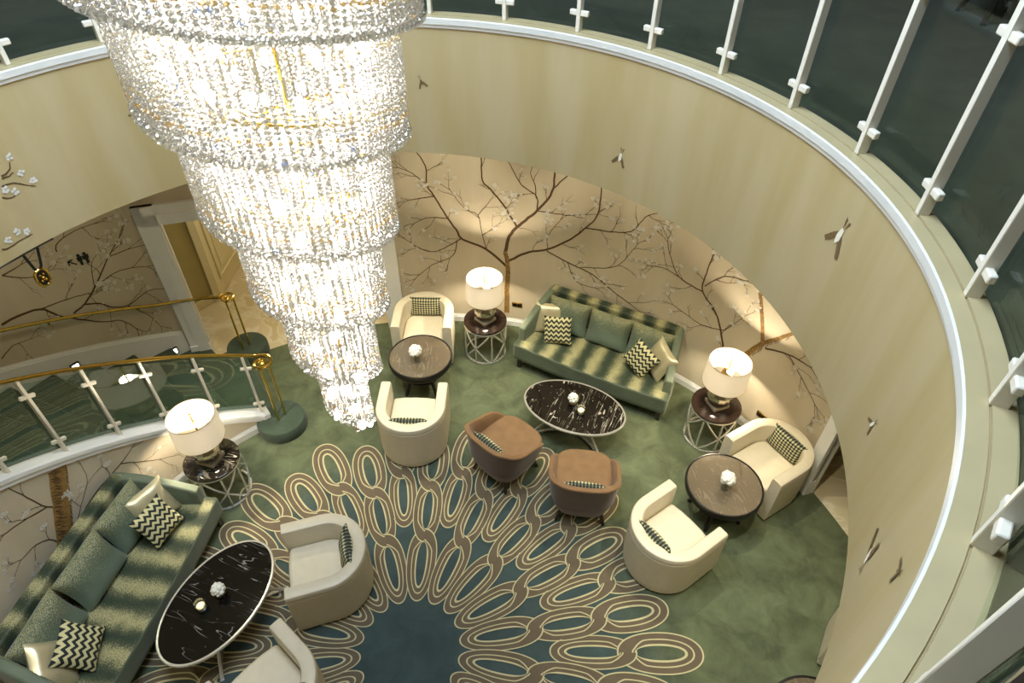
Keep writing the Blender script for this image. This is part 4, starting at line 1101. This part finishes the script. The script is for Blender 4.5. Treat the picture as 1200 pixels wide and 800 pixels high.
# flower vases
def petals(mb, c, r, n, seed, mi=0):
    """a ruffled bloom: overlapping rounded petals round a small heart"""
    rg = random.Random(seed)
    for k in range(n):
        z = 1 - 1.5 * (k + 0.5) / n; q = k * 2.399; rr = math.sqrt(max(0, 1 - z * z))
        d = Vector((rr * math.cos(q), rr * math.sin(q), z)); p = Vector(c) + d * r * rg.uniform(0.5, 0.72)
        mb.sphere(p, r * rg.uniform(0.30, 0.42), 7, 5, mi)
def make_flower(kind):
    t = thing('flower_vase', 'x', 'vase')
    if kind == 'glass':
        MB().lathe([(0.034, 0.0), (0.038, 0.005), (0.033, 0.05), (0.036, 0.11), (0.033, 0.11), (0.030, 0.05), (0.030, 0.008), (0.001, 0.008)], 24, cap=False).build('vase', 'vase_glass', t)
        mb = MB(); petals(mb, (0, 0, 0.165), 0.082, 26, 3); mb.build('blossom', 'petal', t, smooth=60)
        st = MB()
        for k in range(3): a = 2.1 * k; st.tube([(0.016 * math.cos(a), 0.016 * math.sin(a), 0.012), (-0.006 * math.cos(a), -0.006 * math.sin(a), 0.14)], 0.004, 6)
        st.build('stem', 'leaf', t)
    else:
        MB().lathe([(0.028, 0.0), (0.045, 0.012), (0.055, 0.035), (0.046, 0.062), (0.040, 0.066), (0.044, 0.060), (0.001, 0.045)], 28, cap=False).build('bowl', 'silver', t)
        mb = MB(); petals(mb, (0, 0, 0.10), 0.068, 24, 5); mb.build('blossom', 'petal', t, smooth=60)
    return t
fg = make_flower('glass')
put(fg, True, 'white hydrangea in a clear glass vase on the round table near the doorway', (-0.285, 3.20, 0.506), 20)
put(fg, False, 'white hydrangea in a clear glass vase on the brown marble round table', (3.045, 1.43, 0.506), 140)
fs_ = make_flower('silver')
def make_candle():
    t = thing('candle_holder', 'x', 'candle')
    MB().lathe([(0.026, 0.0), (0.032, 0.008), (0.034, 0.075), (0.031, 0.075), (0.029, 0.010), (0.001, 0.010)], 24, cap=False).build('glass_cup', 'vase_glass', t)
    MB().lathe([(0.026, 0.010), (0.026, 0.042), (0.001, 0.040)], 20).build('wax', 'wax', t)
    MB().sphere((0, 0, 0.056), 0.007, 8, 6, sz=1.9).build('flame', 'flame', t)
    return t
cd = make_candle(); cd.scale = (1.45, 1.45, 1.35)

# oval coffee tables
def make_oval(top):
    t = thing('oval_table', 'x', 'table'); a, b = 0.60, 0.385
    mb = MB(); n = 72; pr = [(0.004, 0.398), (0.006, 0.406), (0.006, 0.420), (0.0, 0.426), (-0.016, 0.426), (-0.018, 0.420), (-0.018, 0.398)]
    vs = []
    for i in range(n):
        q = 2 * PI * i / n
        for (o_, z) in pr: vs.append(((a + o_) * math.cos(q), (b + o_) * math.sin(q), z))
    m = len(pr); mb.add(vs, [(i * m + j, ((i + 1) % n) * m + j, ((i + 1) % n) * m + (j + 1) % m, i * m + (j + 1) % m) for i in range(n) for j in range(m)])
    mb.build('rim', 'steel', t)
    MB().prism([((a - 0.012) * math.cos(2 * PI * i / n), (b - 0.012) * math.sin(2 * PI * i / n)) for i in range(n)], 0.402, 0.4225).build('top', top, t, smooth=30)
    def bar(pts, w, h):                               # flat bar standing on edge along a plan curve
        vs = []; n2 = len(pts)
        for i, p in enumerate(pts):
            q0, q1 = Vector(pts[max(0, i - 1)]), Vector(pts[min(n2 - 1, i + 1)]); d = q1 - q0; d.z = 0; d.normalize(); nn = Vector((-d.y, d.x, 0)) * w / 2
            for k in (Vector(p) + nn, Vector(p) - nn): vs += [k, k + Vector((0, 0, h))]
        fs = []
        for i in range(n2 - 1):
            a_ = i * 4; b_ = a_ + 4; fs += [(a_, b_, b_ + 1, a_ + 1), (a_ + 2, a_ + 3, b_ + 3, b_ + 2), (a_ + 1, b_ + 1, b_ + 3, a_ + 3), (a_, a_ + 2, b_ + 2, b_)]
        fs += [(0, 1, 3, 2), ((n2 - 1) * 4, (n2 - 1) * 4 + 2, (n2 - 1) * 4 + 3, (n2 - 1) * 4 + 1)]
        return MB().add(vs, fs)
    for s in (-1, 1):                                 # two bowed feet, back to back
        bar([(0.46 * u, s * (0.035 + 0.27 * u * u), 0.0) for u in np.linspace(-1, 1, 21)], 0.035, 0.022).build('foot_rail', 'steel', t, smooth=30)
        for s2 in (-1, 1):
            MB().tube([(0.44 * s2, s * 0.285, 0.02), (0.30 * s2, s * 0.17, 0.16), (0.20 * s2, s * 0.10, 0.30), (0.24 * s2, s * 0.14, 0.40)], 0.016, 6).build('leg', 'steel', t)
    return t
ov = make_oval('black_marble'); ov['label'] = 'oval veined black marble table with steel rim in front of the mural wall sofa'; ov['group'] = 'oval marble tables'
ov.location = (1.60, 2.575, 0); ov.rotation_euler = (0, 0, R(-22))
ov2 = make_oval('black_marble2'); ov2['label'] = 'oval near black marble table with steel rim in front of the staircase sofa'; ov2['group'] = 'oval marble tables'
ov2.location = (-1.70, 0.24, 0); ov2.rotation_euler = (0, 0, R(68))
put(fs_, True, 'white bloom in a small silver bowl on the veined black oval table', (1.585, 2.615, 0.4225), 0)
put(fs_, False, 'white bloom in a small silver bowl on the plain black oval table', (-1.68, 0.28, 0.4225), 60)
put(cd, True, 'lit candle in a small glass cup on the veined black oval table', (1.665, 2.47, 0.4225), 0)
put(cd, False, 'lit candle in a small glass cup on the plain black oval table', (-1.80, 0.15, 0.4225), 0)

# steel drum side tables and lamps
def make_side(top):
    t = thing('lamp_table', 'x', 'table'); r = 0.262
    MB().lathe([(0.275, 0.520), (0.278, 0.526), (0.278, 0.546), (0.272, 0.55), (0.001, 0.55)], 56).build('top', top, t)
    for z in (0.014, 0.505):
        MB().tube([(r * math.cos(2 * PI * i / 48), r * math.sin(2 * PI * i / 48), z) for i in range(48)], 0.015, 8, closed=True).build('hoop', 'steel', t)
    for k in range(4):
        c = PI / 4 + k * PI / 2
        for (a0, z0, a1, z1) in ((-0.72, 0.014, 0.72, 0.505), (-0.72, 0.505, 0.72, 0.014), (0, 0.014, 0, 0.505)):
            pts = []
            for i in range(9):
                u = i / 8; a = c + a0 + (a1 - a0) * u; rr = r * (1 + 0.05 * math.sin(PI * u)); pts.append((rr * math.cos(a), rr * math.sin(a), z0 + (z1 - z0) * u))
            MB().tube(pts, 0.0115, 6).build('strut', 'steel', t)
        a = c + PI / 4
        MB().tube([(r * math.cos(a), r * math.sin(a), 0.014), (r * 1.04 * math.cos(a), r * 1.04 * math.sin(a), 0.26), (r * math.cos(a), r * math.sin(a), 0.505)], 0.0115, 6).build('strut', 'steel', t)
    return t
def make_lamp(power=26):
    t = thing('table_lamp', 'x', 'lamp')
    MB().box((0, 0, 0.022), (0.20, 0.20, 0.044)).build('plinth', 'plinth', t, bevel=0.004)
    MB().lathe([(0.06, 0.044), (0.10, 0.056), (0.132, 0.10), (0.142, 0.15), (0.136, 0.20), (0.11, 0.245), (0.07, 0.272), (0.035, 0.285), (0.03, 0.31), (0.001, 0.31)], 14).build('base', 'silver', t, smooth=20)
    MB().tube([(0, 0, 0.30), (0, 0, 0.68)], 0.008, 8).build('stem', 'brass', t)
    MB().lathe([(0.238, 0.362), (0.226, 0.675), (0.223, 0.675), (0.235, 0.362)], 56, cap=False).build('shade', 'shade', t)
    for z, r in ((0.362, 0.237), (0.675, 0.225)):
        MB().tube([(r * math.cos(2 * PI * i / 40), r * math.sin(2 * PI * i / 40), z) for i in range(40)], 0.003, 6, closed=True).build('shade_hoop', 'brass', t)
    sp = MB()
    for k in range(3):
        a = 2 * PI * k / 3; sp.tube([(0, 0, 0.655), (0.224 * math.cos(a), 0.224 * math.sin(a), 0.665)], 0.003, 5)
    sp.build('spider', 'brass', t)
    MB().sphere((0, 0, 0.693), 0.014, 10, 8).build('finial', 'brass', t)
    MB().sphere((0.05, 0, 0.50), 0.03, 12, 8, sz=1.3).build('bulb', 'lampbulb', t)
    return t
st1 = make_side('dark_glass'); st2 = make_side('black_marble'); lp = make_lamp()
g = 'lamp tables'; gl = 'table lamps'
spots = [((0.52, 3.93), 'dark glass steel drum table between the cream armchair and the sofa', 'lit drum shade lamp on a mirrored globe between cream armchair and sofa', st1),
         ((3.20, 2.53), 'dark glass steel drum table in the corner between sofa and beige armchair', 'lit drum shade lamp on a mirrored globe between sofa and beige armchair', st1),
         ((-2.22, 1.66), 'black marble topped steel drum table at the foot of the stair wall', 'lit drum shade lamp standing in front of the stair balustrade', st2)]
used = set()
for i, ((x, y), tl, ll, proto) in enumerate(spots):
    put(proto, proto.name not in used, tl, (x, y, 0), 20 + 30 * i, g); used.add(proto.name)
    if i < 3:
        put(lp, i == 0, ll, (x, y, 0.55), (45, 20, 75)[i], gl)
        add_light('lamp_light', 'POINT', (x, y, 1.06), 58, WARM, 0.05)

# wall sockets
for (px, py, lab) in ((606, 357, 'small dark wall socket above the baseboard behind the lamp table'), (893, 487, 'small dark wall socket on the mural wall behind the beige armchair')):
    p = at_r(px, py, R_WALL); th = math.degrees(math.atan2(p.y, p.x))
    t = thing('wall_socket', lab, 'socket', pol(R_WALL, th, p.z), th)
    MB().box((-0.006, 0, 0), (0.012, 0.14, 0.075)).build('plate', 'gold_dark', t, bevel=0.003, seg=1)
    for y in (-0.033, 0.033): MB().box((-0.013, y, 0), (0.004, 0.045, 0.045)).build('socket_face', 'black', t)

# dark chairs and a low table on the upper floor
dk = make_brown('black', 'black_wood')
for i, (loc, face, lab) in enumerate((((4.0, 3.75, Z_UP), 280, 'dark tub chair on the upper floor behind the glass balustrade'), ((5.25, 2.55, Z_UP), 150, 'dark tub chair on the upper floor behind the glass balustrade'),
                                      ((3.0, 4.3, Z_UP), 300, 'dark tub chair on the upper floor behind the glass balustrade'))):
    put(dk, i == 0, lab, loc, face - 90, 'dark upper floor chairs')
ut = put(rt, False, 'dark round table on the upper floor between the dark tub chairs', (4.55, 3.0, Z_UP), 0)
